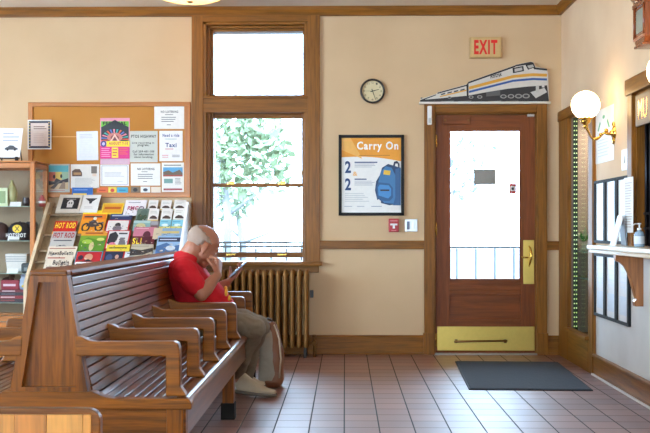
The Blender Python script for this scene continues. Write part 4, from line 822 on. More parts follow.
mag('leaflet', (122.8, 201, 144.4, 216), [('l', .15, .8, .9, .9, 1, (90, 90, 110)), ('t', 'PMC', .16, .32, .66, .6, (190, 80, 120)), ('e', .8, .45, .12, .14, (120, 90, 120)), ('e', .8, .45, .07, .08, (236, 232, 236))], 'white leaflet with pink lettering on the top ledge', 'leaflet', (236, 232, 236), 0)
mag('brochure', (135, 210, 147, 224), [('e', .5, .4, .4, .3, (60, 84, 60)), ('e', .6, .7, .3, .2, (90, 110, 100))], 'dark green brochure left of the white car cards', 'brochure', (110, 130, 120), 1)
mag('brochure', (132.3, 222, 149, 232), [('e', .45, .45, .3, .3, (196, 190, 140)), ('r', 0, .75, 1, 1, (170, 200, 200))], 'pale teal brochure above the maroon magazine', 'brochure', (130, 170, 166), 1)
mag('magazine', (130.6, 229.2, 153.2, 249.5), [('r', .0, .55, 1, 1, (196, 120, 140)), ('r', .0, .0, 1, .55, (110, 34, 50)), ('e', .62, .6, .17, .2, (90, 40, 60)), ('p', [(.4, .1), (.45, .5), (.82, .5), (.9, .1)], (80, 30, 46)), ('t', 'SLI', .04, .16, .44, .46, (240, 214, 60)), ('l', .1, .88, .9, .96, 1, (230, 190, 200))], 'pink and maroon magazine with yellow SLI letters', 'magazine', (150, 60, 80), 2)
mag('newspaper', (130, 247.5, 152, 259), [('p', [(0, 0), (.6, .1), (1, .4), (1, .7), (.5, .5), (0, .6)], (60, 56, 56)), ('r', 0, .75, .8, .9, (170, 160, 140))], 'curled stack of dark and beige newspapers under the maroon magazine', 'newspaper', (190, 180, 160), 3, .014)
mag('brochure', (123, 254.4, 145, 268), [('p', [(0, .1), (.4, .5), (1, .3), (1, .7), (.4, .8), (0, .5)], (120, 150, 180)), ('l', .1, .8, .9, .95, 1, (60, 70, 90))], 'white and blue brochure at the rack foot beside the navy cover', 'brochure', (214, 220, 226), 3)
mag('brochure', (146, 251.6, 172, 266), [('l', .1, .2, .9, .9, 3, (170, 186, 200))], 'pale brochure at the rack foot left of the seated man', 'brochure', (206, 214, 222), 2)
CARD = [('l', .15, .6, .85, .85, 2, (190, 190, 188)), ('p', [(.15, .2), (.2, .34), (.42, .46), (.7, .42), (.9, .28), (.9, .18)], (70, 54, 50)), ('r', 0, .0, 1, .12, (220, 190, 120))]
for n_, r in enumerate((((147.2, 200.8, 156.8, 210.6), 'top left'), ((160, 200.8, 170.3, 210.6), 'top middle'), ((173, 200.6, 185, 210.6), 'top right'), ((147.4, 210, 157.6, 222.4), 'bottom left'), ((160.2, 210, 171.2, 222.2), 'bottom middle'), ((172.7, 209.4, 184.4, 222), 'bottom right'))):
    mag('rack_card', r[0], CARD, 'small white card with a dark car picture, %s of six' % r[1], 'card', (234, 232, 228), (0 if n_ < 3 else 1), .004, 'six white car cards in the rack')
for r, lab in (((158.6, 221, 170, 232), 'light blue brochure with a yellow band under the car cards, left one'), ((170.6, 221, 182.3, 232), 'light blue brochure with a yellow band under the car cards, right one')):
    mag('brochure', r, [('r', 0, .2, 1, .38, (230, 220, 110)), ('l', .1, .7, .9, .9, 1, (80, 160, 190)), ('e', .5, .5, .3, .12, (220, 236, 236))], lab, 'brochure', (130, 200, 220), 1)
mag('brochure', (149.5, 222.4, 158, 231), [('r', .1, .1, .9, .5, (120, 90, 90)), ('r', .1, .6, .9, .9, (160, 160, 170))], 'small grey brown brochure left of the light blue ones', 'brochure', (150, 146, 150), 1)
mag('brochure', (152.6, 230, 181, 241), [('l', .1, .3, .98, .9, 1, (214, 190, 120)), ('r', 0, 0, .3, 1, (206, 190, 160))], 'blue grey brochure with large beige letters', 'brochure', (140, 170, 200), 2)
mag('magazine', (155.4, 238.4, 179.6, 256), [('r', .05, .66, .95, .9, (30, 44, 80)), ('l', .1, .7, .9, .86, 1, (210, 220, 235)), ('p', [(.0, .0), (.0, .4), (.4, .6), (.7, .4), (1, .5), (1, 0)], (70, 110, 160)), ('e', .6, .3, .2, .14, (210, 220, 230))], 'blue magazine with a navy band next to the seated man', 'magazine', (150, 186, 220), 3)
pin2 = [('r', .18, .2, .9, .82, (34, 36, 40)), ('e', .54, .5, .14, .2, (220, 218, 214)), ('r', .42, .28, .66, .4, (220, 218, 214)), ('e', .49, .52, .03, .05, (34, 36, 40)), ('e', .59, .52, .03, .05, (34, 36, 40)), ('l', .34, .7, .76, .76, 1, (200, 200, 200))]
mag('framed_print', (55.3, 196, 79, 213.5), pin2, 'white mounted black print with a pale emblem on the rack top', 'print', (222, 214, 200), 0, .01)
mag('framed_print', (79.4, 196, 97, 213.2), [('p', [(.15, .8), (.4, .62), (.5, .7), (.6, .62), (.85, .8), (.62, .72), (.56, .5), (.44, .5), (.38, .72)], (40, 42, 50)), ('l', .2, .2, .8, .35, 2, (190, 190, 190))], 'white card with a dark winged emblem on the rack top', 'print', (232, 230, 226), 0, .008)

# ------------------------------------------------------------------ the long double bench
BY0, BY1, XC = 4.25, 7.58, -1.24
bn = thing('station_bench', (XC, (BY0+BY1)/2, 0), 'long double-sided wooden station bench with armrests between the seats', 'bench')
def sx(x, s): return XC+(x-XC)*s if s > 0 else 2*XC-x
def trap(e=0): return [(-1.418+e*1.1, .40), (-1.062-e*1.1, .40), (-1.072-e*1.1, .47), (-1.166-e*1.1, .978-e), (-1.314+e*1.1, .978-e), (-1.408+e*1.1, .47)]
for nm_, ya, yb in (('near', BY0-.03, BY0+.03), ('far', BY1-.03, BY1+.03)):
    mb = MB()
    s = .036; o = [(-1.408, .455), (-1.072, .455), (-1.166, .978), (-1.314, .978)]
    i_ = [(-1.355, .495), (-1.125, .495), (-1.196, .935), (-1.284, .935)]
    A = [(x, ya, z) for x, z in o]; B = [(x, ya, z) for x, z in i_]; Cc = [(x*1, ya+.030, z) for x, z in i_]; D = [(x, yb, z) for x, z in o]
    vs = A+B+Cc+D
    fs = [(k, (k+1) % 4, 4+(k+1) % 4, 4+k) for k in range(4)]+[(4+k, 4+(k+1) % 4, 8+(k+1) % 4, 8+k) for k in range(4)]+[(8, 9, 10, 11), (12, 15, 14, 13)]+[(k, 12+k, 12+(k+1) % 4, (k+1) % 4) for k in range(4)]
    mb.add(vs, fs, W_BENCH_Z)
    mb.box(-1.318, -1.162, ya-.006, yb+.004, .962, .985, W_BENCH_X, .006)
    mb.box(-1.44, -1.04, ya-.004, ya+.02, .447, .474, W_BENCH_X, .005)
    mb.build('end_panel', bn, 'tapered wooden end panel with a sunken field')
    # seat end rail: full width below the panel, curving up at the panel foot
    mb = MB(); pts = [(XC-.60, .405), (XC+.60, .405), (XC+.602, .43), (XC+.59, .45)]
    for k in range(7):
        t = k/6; pts.append((XC+.29-.10*t, .45+.028*t*t))
    pts += [(XC-.19, .478)]
    for k in range(7):
        t = 1-k/6; pts.append((XC-.29+.10*t, .45+.028*t*t))
    pts += [(XC-.59, .45), (XC-.602, .43)]
    mb.prism(pts, 'y', ya-.012, yb-.01, W_BENCH_X, .005); mb.build('end_rail', bn)
    mb = MB(); mb.box(XC-.575, XC+.575, ya+.008, yb-.012, .16, .405, W_BENCH_X, .003).box(XC-.05, XC+.05, ya, yb-.008, .0, .405, W_BENCH_Z, .003); mb.build('lower_panel', bn)
BACKM = W_BENCH_Y
for s in (1, -1):
    def X_(x): return x if s > 0 else 2*XC-x
    # slatted back
    mb = MB(); n = 13; xb0, zb0, xb1, zb1 = -1.062, .455, -1.158, .955
    bd = Vector((xb1-xb0, 0, zb1-zb0)); 
    for k in range(n):
        f0, f1 = k/n+.003, (k+1)/n-.003; cv = .014
        def bp(f, off): 
            q = math.sin(f*PI)*-.012; return (X_(xb0+bd.x*f+q-off), zb0+bd.z*f)
        mb.prism([bp(f0, 0), bp(f1, 0), bp(f1, .02), bp(f0, .02)], 'y', BY0+.028, BY1-.03, BACKM, .0045)
    mb.build('backrest', bn)
    mb = MB(); n = 9; x0, x1 = -1.07, -.70
    for k in range(n):
        a, b = x0+(x1-x0)*k/n+.003, x0+(x1-x0)*(k+1)/n-.003; dz = lambda x: .452-.022*math.sin((x-x0)/(x1-x0)*PI*.9)
        mb.prism([(X_(a), dz(a)), (X_(b), dz(b)), (X_(b), dz(b)-.02), (X_(a), dz(a)-.02)], 'y', BY0+.03, BY1-.03, BACKM, .0045)
    mb.build('seat', bn)
    mb = MB(); pts = [(X_(-.705), .415)]+[(X_(-.668+.026*math.cos(a)), .432+.024*math.sin(a)) for a in [-PI/2+k*PI/6 for k in range(7)]]+[(X_(-.705), .456)]
    mb.prism(pts, 'y', BY0-.02, BY1+.02, BACKM, .002); mb.build('seat_nosing', bn)
    mb = MB(); mb.box(X_(-.69), X_(-.665), BY0+.02, BY1-.02, .285, .415, W_BENCH_Y, .003); mb.build('front_apron', bn)
    # armrests
    arm = None
    for k in range(7):
        y = BY0-.005+k*.551 if k < 6 else BY1-.02
        if arm is None:
            pts = [(-1.125, .626), (-.748, .626), (-.748, .458), (-.662, .458), (-.668, .472), (-.688, .502), (-.690, .655), (-.696, .678), (-.712, .688), (-1.04, .686), (-1.07, .69), (-1.10, .706), (-1.13, .712)]
            mb = MB(); mb.prism([(X_(a), b) for a, b in pts], 'y', y-.028, y+.028, W_BENCH_X, .006, 3); arm = mb.build('armrest', bn); ya0 = y
        else:
            c = arm.copy(); COL.objects.link(c); c.parent = bn; c.location = (0, y-ya0, 0)
    for y in (BY0+.0, 6.17, BY1-.02):
        mb = MB(); mb.box(X_(-.745), X_(-.675), y-.035, y+.035, 0, .415, W_BENCH_Z, .004); l = mb.build('leg', bn)
        if y > 5: mb = MB(); mb.box(X_(-.752), X_(-.668), y-.042, y+.042, 0, .10, flat((18, 14, 12), .95), .003); mb.build('foot_cap', l, 'dark foot cap')
mb = MB(); mb.prism([(-1.318, .958), (-1.162, .958), (-1.155, .97), (-1.165, .985), (-1.315, .985), (-1.325, .97)], 'y', BY0+.03, BY1-.03, wood((120, 62, 20), .5, 'y', .5, .0, 1, .15, .03), .003); mb.build('top_rail', bn)
mb = MB(); mb.box(XC-.03, XC+.03, BY0+.03, BY1-.03, .2, .9, DARK); mb.build('inner_frame', bn)

# foreground bench: its back seen from behind
fb = thing('low_bench', (-1.1, 2.2, 0), 'honey coloured low wooden bench back at the bottom left', 'bench')
YF = 2.34; xr_ = at(103, 420, YF).x; zt2 = at(50, 406.5, YF).z; xl_ = xr_-1.3
pts = [(xl_, .36), (xr_, .36)]+[(xr_-.03+.03*math.cos(a), zt2-.03+.03*math.sin(a)) for a in [k*PI/12 for k in range(7)]]+[(xl_+.03-.03*math.cos(a), zt2-.03+.03*math.sin(a)) for a in [PI/2-k*PI/12 for k in range(7)]]
mb = MB(); mb.prism(pts, 'y', YF, YF-.028, W_BENCH_X, .006, 3); mb.build('backrest_frame', fb, 'darker rounded edge')
mb = MB(); e = .013; x = xl_+e+.01; kk = 0
WF = [W_FORE, wood((204, 132, 58), .6, 'z', .3, .4, .8), wood((222, 156, 74), .65, 'z', .3, .4, .7)]
while x < xr_-e-.01:
    wd = random.uniform(.05, .085); x2 = min(x+wd, xr_-e-.006); mb.box(x, x2-.0008, YF-.034, YF-.027, .38, zt2-e, WF[kk % 3], .0005); x = x2; kk += 1
mb.build('backrest_boards', fb, 'honey coloured upright boards')
mb = MB(); mb.box(xl_, xr_, YF-.45, YF-.03, .40, .43, W_FORE, .006); mb.build('seat', fb)
for x in (xl_+.02, xr_-.08):
    for y in (YF-.43, YF-.08):
        mb = MB(); mb.box(x, x+.06, y, y+.06, 0, .40, W_BENCH_Z, .004); mb.build('leg', fb)

# ------------------------------------------------------------------ the seated man
def ell(bm, c, r, R=None, u=20, v=12):
    b = bmesh.new(); bmesh.ops.create_uvsphere(b, u_segments=u, v_segments=v, radius=1)
    if not isinstance(r, (tuple, list)): r = (r, r, r)
    vm = {}
    for q_ in b.verts:
        p = Vector((q_.co.x*r[0], q_.co.y*r[1], q_.co.z*r[2]))
        if R is not None: p = R @ p
        vm[q_] = bm.verts.new(Vector(c)+p)
    for f in b.faces: bm.faces.new([vm[x] for x in f.verts])
    b.free()
def hull(bm, *balls):
    b = bmesh.new()
    for c, r in balls: ell(b, c, r, None, 14, 9)
    res = bmesh.ops.convex_hull(b, input=b.verts[:]); 
    bmesh.ops.delete(b, geom=[g for g in set(res['geom_interior']) | set(res['geom_unused']) if isinstance(g, bmesh.types.BMVert)], context='VERTS')
    vm = {q_: bm.verts.new(q_.co) for q_ in b.verts}
    for f in b.faces: bm.faces.new([vm[x] for x in f.verts])
    b.free()
def chain(bm, pts, rs):
    for i in range(len(pts)-1): hull(bm, (pts[i], rs[i]), (pts[i+1], rs[i+1]))
def remesh(bm, name, voxel, it, mat, parent, label=None, wr=0, wf=9, fac=.5):
    bmesh.ops.recalc_face_normals(bm, faces=bm.faces[:])
    me = bpy.data.meshes.new('tmp'); bm.to_mesh(me); bm.free()
    o = bpy.data.objects.new('tmp', me); COL.objects.link(o)
    r = o.modifiers.new('r', 'REMESH'); r.mode = 'VOXEL'; r.voxel_size = voxel; r.use_smooth_shade = True
    s_ = o.modifiers.new('s', 'SMOOTH'); s_.factor = fac; s_.iterations = it
    dg = bpy.context.evaluated_depsgraph_get(); m2 = bpy.data.meshes.new_from_object(o.evaluated_get(dg)); m2.name = name
    bpy.data.objects.remove(o); bpy.data.meshes.remove(me)
    off = world_loc(parent) if parent else Vector((0, 0, 0))
    if wr:
        ns = [v.normal.copy() for v in m2.vertices]
        for v, n_ in zip(m2.vertices, ns):
            p = v.co; q_ = Vector((p.x*wf, p.y*wf*.8, p.z*wf*1.5)); v.co = p+n_*wr*(noise.noise(q_)+.5*abs(noise.noise(q_*2.3)))
    for v in m2.vertices: v.co -= off
    for p in m2.polygons: p.use_smooth = True
    m2.materials.clear(); m2.materials.append(mat)
    ob = bpy.data.objects.new(name, m2); COL.objects.link(ob); ob.parent = parent
    if label: ob['label'] = label
    return ob
V = Vector
def skin(c):
    m = flat(c, .42, bump=.12); b = m.node_tree.nodes['Principled BSDF']; b.inputs['Subsurface Weight'].default_value = .12; b.inputs['Subsurface Radius'].default_value = (.02, .008, .004); b.inputs['Subsurface Scale'].default_value = .3
    return m
SKIN = skin((172, 112, 84))
man = thing('person', (-.98, 6.72, .455), 'balding man in red t-shirt and khaki trousers seated on the bench, hand at chin', 'person')
hc = V((-.942, 6.72, 1.042)); HS = 1.10
Rh = Matrix.Rotation(math.radians(24), 3, 'Z') @ Matrix.Rotation(math.radians(33), 3, 'Y')     # forward = +x, nose down
def hl(x, y, z): return hc+Rh @ (V((x, y, z))*HS)
body = bmesh.new()
# head
ell(body, hl(-.014, 0, .032), (.104*HS, .080*HS, .088*HS), Rh, 28, 18)
ell(body, hl(.030, 0, -.020), (.066*HS, .066*HS, .092*HS), Rh, 24, 16)
ell(body, hl(.046, 0, -.078), (.042*HS, .044*HS, .036*HS), Rh)
ell(body, hl(.064, 0, -.098), (.022*HS, .024*HS, .018*HS), Rh)
ell(body, hl(.078, 0, .020), (.018*HS, .050*HS, .012*HS), Rh)              # brow
for s in (1, -1):
    ell(body, hl(.062, s*.036, -.030), (.024*HS, .024*HS, .020*HS), Rh)    # cheek
    ell(body, hl(.020, s*.060, -.055), (.030*HS, .014*HS, .028*HS), Rh)    # jaw
    ell(body, hl(-.006, s*.080, -.012), (.019*HS, .011*HS, .034*HS), Rh @ Matrix.Rotation(s*.25, 3, 'Z'))   # ear
    ell(body, hl(.000, s*.082, -.040), (.010*HS, .008*HS, .014*HS), Rh)
hull(body, (hl(.088, 0, .008), .009), (hl(.114, 0, -.034), .013))     # nose
ell(body, hl(.104, .013, -.036), (.012*HS, .009*HS, .009*HS), Rh); ell(body, hl(.104, -.013, -.036), (.012*HS, .009*HS, .009*HS), Rh)
ell(body, hl(.090, 0, -.060), (.010*HS, .026*HS, .007*HS), Rh); ell(body, hl(.088, 0, -.072), (.010*HS, .023*HS, .007*HS), Rh)   # lips
# neck and trunk
nb = V((-1.035, 6.72, .965))
chain(body, [hl(-.035, 0, -.035), nb], [.072, .076])
hull(body, (nb, .07), (V((-1.045, 6.56, .895)), .055), (V((-1.045, 6.88, .895)), .055))
hull(body, (V((-1.045, 6.60, .88)), .08), (V((-1.045, 6.84, .88)), .08), (V((-1.0, 6.72, .76)), (.135, .155, .10)))
hull(body, (V((-.985, 6.72, .76)), (.13, .15, .1)), (V((-.955, 6.72, .64)), (.145, .165, .12)))
hull(body, (V((-.955, 6.72, .64)), (.14, .16, .12)), (V((-.985, 6.63, .555)), .095), (V((-.985, 6.81, .555)), .095))
# legs
RK, RA = V((-.592, 6.70, .505)), V((-.735, 6.965, .145))
LK, LA = V((-.585, 6.93, .495)), V((-.69, 7.13, .12))
chain(body, [V((-.95, 6.63, .55)), V((-.78, 6.66, .545)), RK], [.088, .075, .052]); chain(body, [RK, RK.lerp(RA, .3)+V((-.02, 0, 0)), RA], [.052, .05, .034])
chain(body, [V((-.95, 6.81, .55)), V((-.78, 6.86, .54)), LK], [.088, .075, .052]); chain(body, [LK, LK.lerp(LA, .3)+V((-.02, 0, 0)), LA], [.052, .05, .034])
RT, LT = V((-.50, 6.93, .035)), V((-.60, 7.29, .035))
chain(body, [RA, V((-.715, 6.96, .085)), V((-.58, 6.94, .045)), RT], [.034, .034, .030, .024]); chain(body, [LA, V((-.68, 7.14, .05)), LT], [.034, .032, .022])
# arms
RS, RE, RWr = V((-1.04, 6.535, .885)), V((-.920, 6.475, .735)), V((-.828, 6.58, .858))
chain(body, [RS, RS.lerp(RE, .5)+V((.005, -.01, 0)), RE], [.062, .052, .042]); chain(body, [RE, RE.lerp(RWr, .3)+V((0, -.004, 0)), RWr], [.043, .046, .028])
LS, LE, LWr = V((-1.04, 6.905, .885)), V((-.955, 6.965, .70)), V((-.800, 6.868, .790))
chain(body, [LS, LS.lerp(LE, .5), LE], [.062, .05, .042]); chain(body, [LE, LE.lerp(LWr, .3), LWr], [.043, .044, .028])
def hand(bm, wr, d, n_, side, curls, thumb, k=1.0, tc=.6):
    d = d.normalized(); n_ = (n_-d*n_.dot(d)).normalized(); w_ = d.cross(n_)*side     # w_: towards the thumb side
    pc = wr+d*.045*k
    base = [wr+d*.088*k+w_*(.030-.020*i)*k+n_*(-.004+.003*(i == 0)) for i in range(4)]
    hull(bm, (wr, (.024)), (wr+d*.03*k+w_*.018*k, .017), (wr+d*.03*k-w_*.018*k, .016))
    hull(bm, (wr+d*.02*k+w_*.016*k, .018), (wr+d*.02*k-w_*.018*k, .017), (base[0]-d*.006, .0125), (base[3]-d*.006, .0115))
    Ls = [(.042, .026, .021), (.047, .029, .022), (.043, .027, .021), (.034, .021, .018)]
    for i in range(4):
        p = base[i]; a = 0; r = [.0095, .0085, .0078, .0068]; r = [x*(1, 1.03, 1, .88)[i] for x in r]
        for j in range(3):
            a += curls[i][j]; q_ = p+(d*math.cos(a)+n_*math.sin(a))*Ls[i][j]*k+w_*(.004-.003*i)*.6
            hull(bm, (p, r[j]), (q_, r[j+1])); p = q_
    t0 = wr+d*.022*k+w_*.022*k+n_*.006
    t1 = t0+(d*.6+w_*.65+n_*thumb*.5).normalized()*.036*k
    t2 = t1+(d*.85+w_*(.25-tc*.3)+n_*thumb).normalized()*.030*k
    t3 = t2+(d*.85+w_*(-.1-tc*.5)+n_*thumb*1.2).normalized()*.024*k
    hull(bm, (t0, .015), (t1, .0115)); hull(bm, (t1, .0115), (t2, .0100)); hull(bm, (t2, .0100), (t3, .0080))
# right hand: loose fist in front of the mouth, knuckles outward
hand(body, RWr, V((.02, .34, .94)), V((-.95, .20, -.05)), 1, [(1.25, 1.5, .9), (1.3, 1.5, .9), (1.3, 1.5, .9), (1.35, 1.5, .9)], .7, 1.12)
_d = V((.02, .34, .94)).normalized(); ell(body, RWr+_d*.078+V((-.022, .006, 0)), (.030, .038, .030))
# left hand under the phone
PD, PN = V((.75, 0.0, .66)).normalized(), V((-.66, -.10, .75)).normalized()
PC = V((-.722, 6.850, .886))
hand(body, LWr, PD+V((0, -.08, 0)), PN, -1, [(.10, .75, .7), (.12, .85, .7), (.16, .9, .7), (.2, .95, .7)], .9, 1.0, .2)
bo = remesh(body, 'body', .0042, 3, SKIN, man)
# eyes and brows
for s in (1, -1):
    b = bmesh.new(); ell(b, hl(.0765, s*.031, -.002), (.012, .0125, .0115), Rh, 14, 10)
    e = bmesh.new(); me = bpy.data.meshes.new('eye'); 
    for v_ in b.verts: v_.co -= world_loc(man)
    b.to_mesh(me); b.free(); e.free(); me.materials.append(flat((226, 218, 208), .2)); o = bpy.data.objects.new('eye', me); COL.objects.link(o); o.parent = man
    b = bmesh.new(); ell(b, hl(.0862, s*.031, -.006), (.0036, .0055, .0055), Rh, 10, 8); me = bpy.data.meshes.new('iris')
    for v_ in b.verts: v_.co -= world_loc(man)
    b.to_mesh(me); b.free(); me.materials.append(flat((40, 28, 22), .2)); i_ = bpy.data.objects.new('iris', me); COL.objects.link(i_); i_.parent = o
    b = bmesh.new(); hull(b, (hl(.086, s*.016, .026), .0045), (hl(.080, s*.036, .030), .005)); hull(b, (hl(.080, s*.036, .030), .005), (hl(.064, s*.053, .022), .0035))
    remesh(b, 'eyebrow', .003, 1, flat((150, 140, 132), .9), man, 'short grey eyebrow')
# short grey hair at the back and sides
hb = bmesh.new(); bmesh.ops.create_uvsphere(hb, u_segments=40, v_segments=26, radius=1)
kill = []
for v_ in hb.verts:
    x, y, z = v_.co.x*.107-.014, v_.co.y*.0838, v_.co.z*.0912+.032
    jag = .006*noise.noise(V((x*60, y*60, z*60)))
    keep = x < .046+jag and z < min(.092, .070-.42*(x+.05))+jag*2.2 and z > (.012 if x > -.028 else -.058)+jag*.5
    v_.co = hl(x, y, z)
    if not keep: kill.append(v_)
bmesh.ops.delete(hb, geom=kill, context='VERTS')
for v_ in hb.verts: v_.co -= world_loc(man)
me = bpy.data.meshes.new('hair'); hb.to_mesh(me); hb.free(); me.materials.append(flat((166, 142, 126), .9, bump=.8))
for p in me.polygons: p.use_smooth = True
ho = bpy.data.objects.new('hair', me); COL.objects.link(ho); ho.parent = man; so = ho.modifiers.new('s', 'SOLIDIFY'); so.thickness = .002; so.offset = 0; ho['label'] = 'short grey hair around the back and sides'
# shirt
REDS = flat((206, 10, 30), .85, bump=.25)
sb_ = bmesh.new()
hull(sb_, (V((-1.050, 6.72, .985)), (.082, .088, .030)), (V((-1.052, 6.56, .903)), .068), (V((-1.052, 6.88, .903)), .068))
hull(sb_, (V((-1.058, 6.58, .885)), .092), (V((-1.058, 6.86, .885)), .092), (V((-1.0, 6.72, .76)), (.160, .178, .10)))
hull(sb_, (V((-.985, 6.72, .76)), (.155, .175, .1)), (V((-.925, 6.72, .655)), (.192, .192, .10)))
hull(sb_, (V((-.925, 6.72, .655)), (.192, .192, .10)), (V((-.965, 6.72, .560)), (.165, .192, .06)))
def sleeve(bm, S, E, f, r0, r1):
    P = S.lerp(E, f); d = (E-S).normalized(); hull(bm, (S, r0), (P-d*.02, r1)); hull(bm, (P-d*.03, r1), (P, r1*.93))
sleeve(sb_, V(RS), V(RE), .68, .080, .072); sleeve(sb_, V(LS), V(LE), .74, .080, .070)
shirt = remesh(sb_, 'shirt', .006, 3, REDS, man, 'bright red short sleeved t-shirt', .009, 9)
mb = MB()
for (x, y, z, r) in ((-.778, 6.63, .742, .028), (-.760, 6.66, .700, .020), (-.785, 6.66, .765, .016)): mb.sphere((x, y, z), (.012, r, r), flat((236, 168, 50), .7), 12)
mb.build('shirt_print', shirt, 'yellow print on the belly')
# trousers
KH = flat((122, 108, 88), .85, bump=.35)
tb_ = bmesh.new()
hull(tb_, (V((-.965, 6.72, .60)), (.150, .172, .045)), (V((-.985, 6.63, .555)), .098), (V((-.985, 6.81, .555)), .098))
chain(tb_, [V((-.96, 6.63, .553)), V((-.78, 6.66, .548)), RK+V((0, 0, -.004))], [.098, .090, .072]); chain(tb_, [RK, RK.lerp(RA, .4)+V((-.022, 0, 0)), RA+V((-.012, 0, .028))], [.070, .068, .052])
chain(tb_, [V((-.96, 6.81, .553)), V((-.78, 6.86, .543)), LK], [.098, .088, .070]); chain(tb_, [LK, LK.lerp(LA, .4)+V((-.02, 0, 0)), LA+V((-.005, 0, .01))], [.068, .064, .054])
remesh(tb_, 'trousers', .006, 3, KH, man, 'loose khaki grey trousers', .016, 8)
# shoes
SUE, SOLE = flat((186, 166, 138), .8, bump=.5), flat((104, 92, 78), .8)
def shoe(heel, toe, lift, m1, m2, lab):
    d = (toe-heel); d.z = 0; d.normalize(); s = V((-d.y, d.x, 0)); L = (toe-heel).length
    R = Matrix((d, s, V((0, 0, 1)))).transposed(); Rt = R @ Matrix.Rotation(lift, 3, 'Y')
    def q(x, y, z): return V((toe.x, toe.y, 0))+Rt @ V((x-L, y, z))
    b = bmesh.new()
    hull(b, (q(.045, 0, .065), .042), (q(.10, 0, .085), .038), (q(.06, 0, .115), .036)); hull(b, (q(.045, 0, .06), .040), (q(.12, 0, .075), .040), (q(.20, .004, .045), (.042, .044, .030)))
    hull(b, (q(.18, 0, .045), (.042, .044, .030)), (q(L-.045, .004, .038), (.042, .040, .022)))
    u = remesh(b, 'shoe', .005, 3, m1, man, lab)
    b = bmesh.new(); hull(b, (q(.04, 0, .020), (.044, .041, .018)), (q(.15, 0, .020), (.044, .041, .018))); hull(b, (q(.15, 0, .020), (.044, .041, .018)), (q(.21, .003, .020), (.047, .050, .018)), (q(L-.046, .004, .022), (.050, .043, .018)))
    remesh(b, 'sole', .004, 2, m2, u, 'ridged pale sole')
    m = MB()
    for k in range(4):
        x = .125+k*.022; c0, c1 = q(x, -.026, .083-.006*k), q(x+.004, .026, .083-.006*k); m.tube([c0, (c0+c1)/2+V((0, 0, .008)), c1], .003, flat((226, 216, 200), .8), 6)
    m.build('laces', u)
shoe(V((-.765, 6.97, 0)), V((-.468, 6.90, 0)), .07, SUE, SOLE, 'beige lace-up shoe')
shoe(V((-.725, 7.07, 0)), V((-.59, 7.335, 0)), .0, SUE, SOLE, 'beige lace-up shoe')
# phone
mb = MB(Matrix.Translation(PC) @ Matrix((PD, PN.cross(PD), PN)).transposed().to_4x4())
mb.box(-.076, .076, -.038, .038, -.0045, .0045, flat((30, 34, 42), .3), .004, 3); ph = mb.build('phone', None, 'dark phone with a pale blue edge held in the seated man\'s left hand', 'phone', recalc=True)
mb = MB(Matrix.Translation(PC) @ Matrix((PD, PN.cross(PD), PN)).transposed().to_4x4())
mb.box(-.072, .072, -.0345, .0345, .0044, .0052, flat((130, 150, 176), .15, emit=.5)); mb.build('screen', ph, 'pale blue lit screen')
mb = MB(Matrix.Translation(PC) @ Matrix((PD, PN.cross(PD), PN)).transposed().to_4x4())
mb.box(-.077, .077, -.0392, -.0375, -.004, .004, flat((150, 172, 196), .3, .5), .001); mb.build('side_rim', ph, 'pale blue metal edge')

# bag beside him
bg = thing('travel_bag', (-.55, 7.42, 0), 'brown leather bag with pale piping standing on the floor beside the man', 'bag')
b = bmesh.new()
hull(b, (V((-.57, 7.36, .06)), (.06, .05, .06)), (V((-.505, 7.36, .06)), (.06, .05, .06)), (V((-.57, 7.46, .06)), (.06, .05, .06)), (V((-.505, 7.46, .06)), (.06, .05, .06)), (V((-.56, 7.40, .26)), (.06, .07, .06)), (V((-.515, 7.40, .24)), (.07, .08, .08)))
hull(b, (V((-.56, 7.40, .26)), (.06, .07, .06)), (V((-.515, 7.40, .24)), (.07, .08, .08)), (V((-.565, 7.40, .42)), (.05, .04, .05)), (V((-.535, 7.40, .43)), (.045, .04, .05)))
remesh(b, 'bag_body', .008, 3, flat((132, 84, 56), .45, bump=.4), bg, 'brown leather', .006, 10)
mb = MB(); mb.tube([(-.59, 7.40, .44), (-.59, 7.40, .48), (-.57, 7.40, .50), (-.54, 7.40, .495), (-.525, 7.40, .45)], .009, flat((60, 44, 36), .5), 8); mb.build('bag_handle', bg)
mb = MB(); mb.tube([(-.515, 7.355, .46), (-.475, 7.31, .36), (-.462, 7.30, .22), (-.475, 7.31, .08)], .006, flat((206, 190, 168), .6), 8); mb.build('piping', bg, 'pale edge piping')
b = bmesh.new(); hull(b, (V((-.60, 7.325, .10)), (.03, .02, .07)), (V((-.53, 7.325, .10)), (.028, .02, .07)), (V((-.55, 7.345, .38)), (.022, .02, .05)), (V((-.59, 7.345, .38)), (.022, .02, .05))); remesh(b, 'front_pocket', .008, 2, flat((150, 140, 124), .7, bump=.3), bg, 'pale grey front pocket', .004, 12)
# ------------------------------------------------------------------ ceiling lights
BOWL = glow((255, 194, 112), 3.3)
def bowl(x, y, lab):
    t = thing('ceiling_light', (x, y, ZC), lab, 'ceiling light', 'glass bowl ceiling lights')
    mb = MB(); mb.lathe([(0, ZC-.001), (.09, ZC-.001), (.09, ZC-.02), (.06, ZC-.03), (0, ZC-.03)], (x, y, 0), BRASS); mb.build('canopy', t)
    mb = MB(); R_ = .30; mb.lathe([(.0, ZC-.088)]+[(R_*math.sin(a), ZC-.015-.073*math.cos(a)) for a in [k*PI/24 for k in range(1, 13)]]+[(R_-.01, ZC-.015)], (x, y, 0), BOWL, 36); mb.build('glass_bowl', t, 'glowing glass bowl')
    mb = MB(); mb.lathe([(0, ZC-.100), (.012, ZC-.098), (.03, ZC-.090), (.035, ZC-.084), (0, ZC-.082)], (x, y, 0), flat((120, 110, 96), .3, .8), 20); mb.build('finial', t)
bowl(-1.335, 8.72, 'shallow glass bowl ceiling light cut off by the top photo edge')
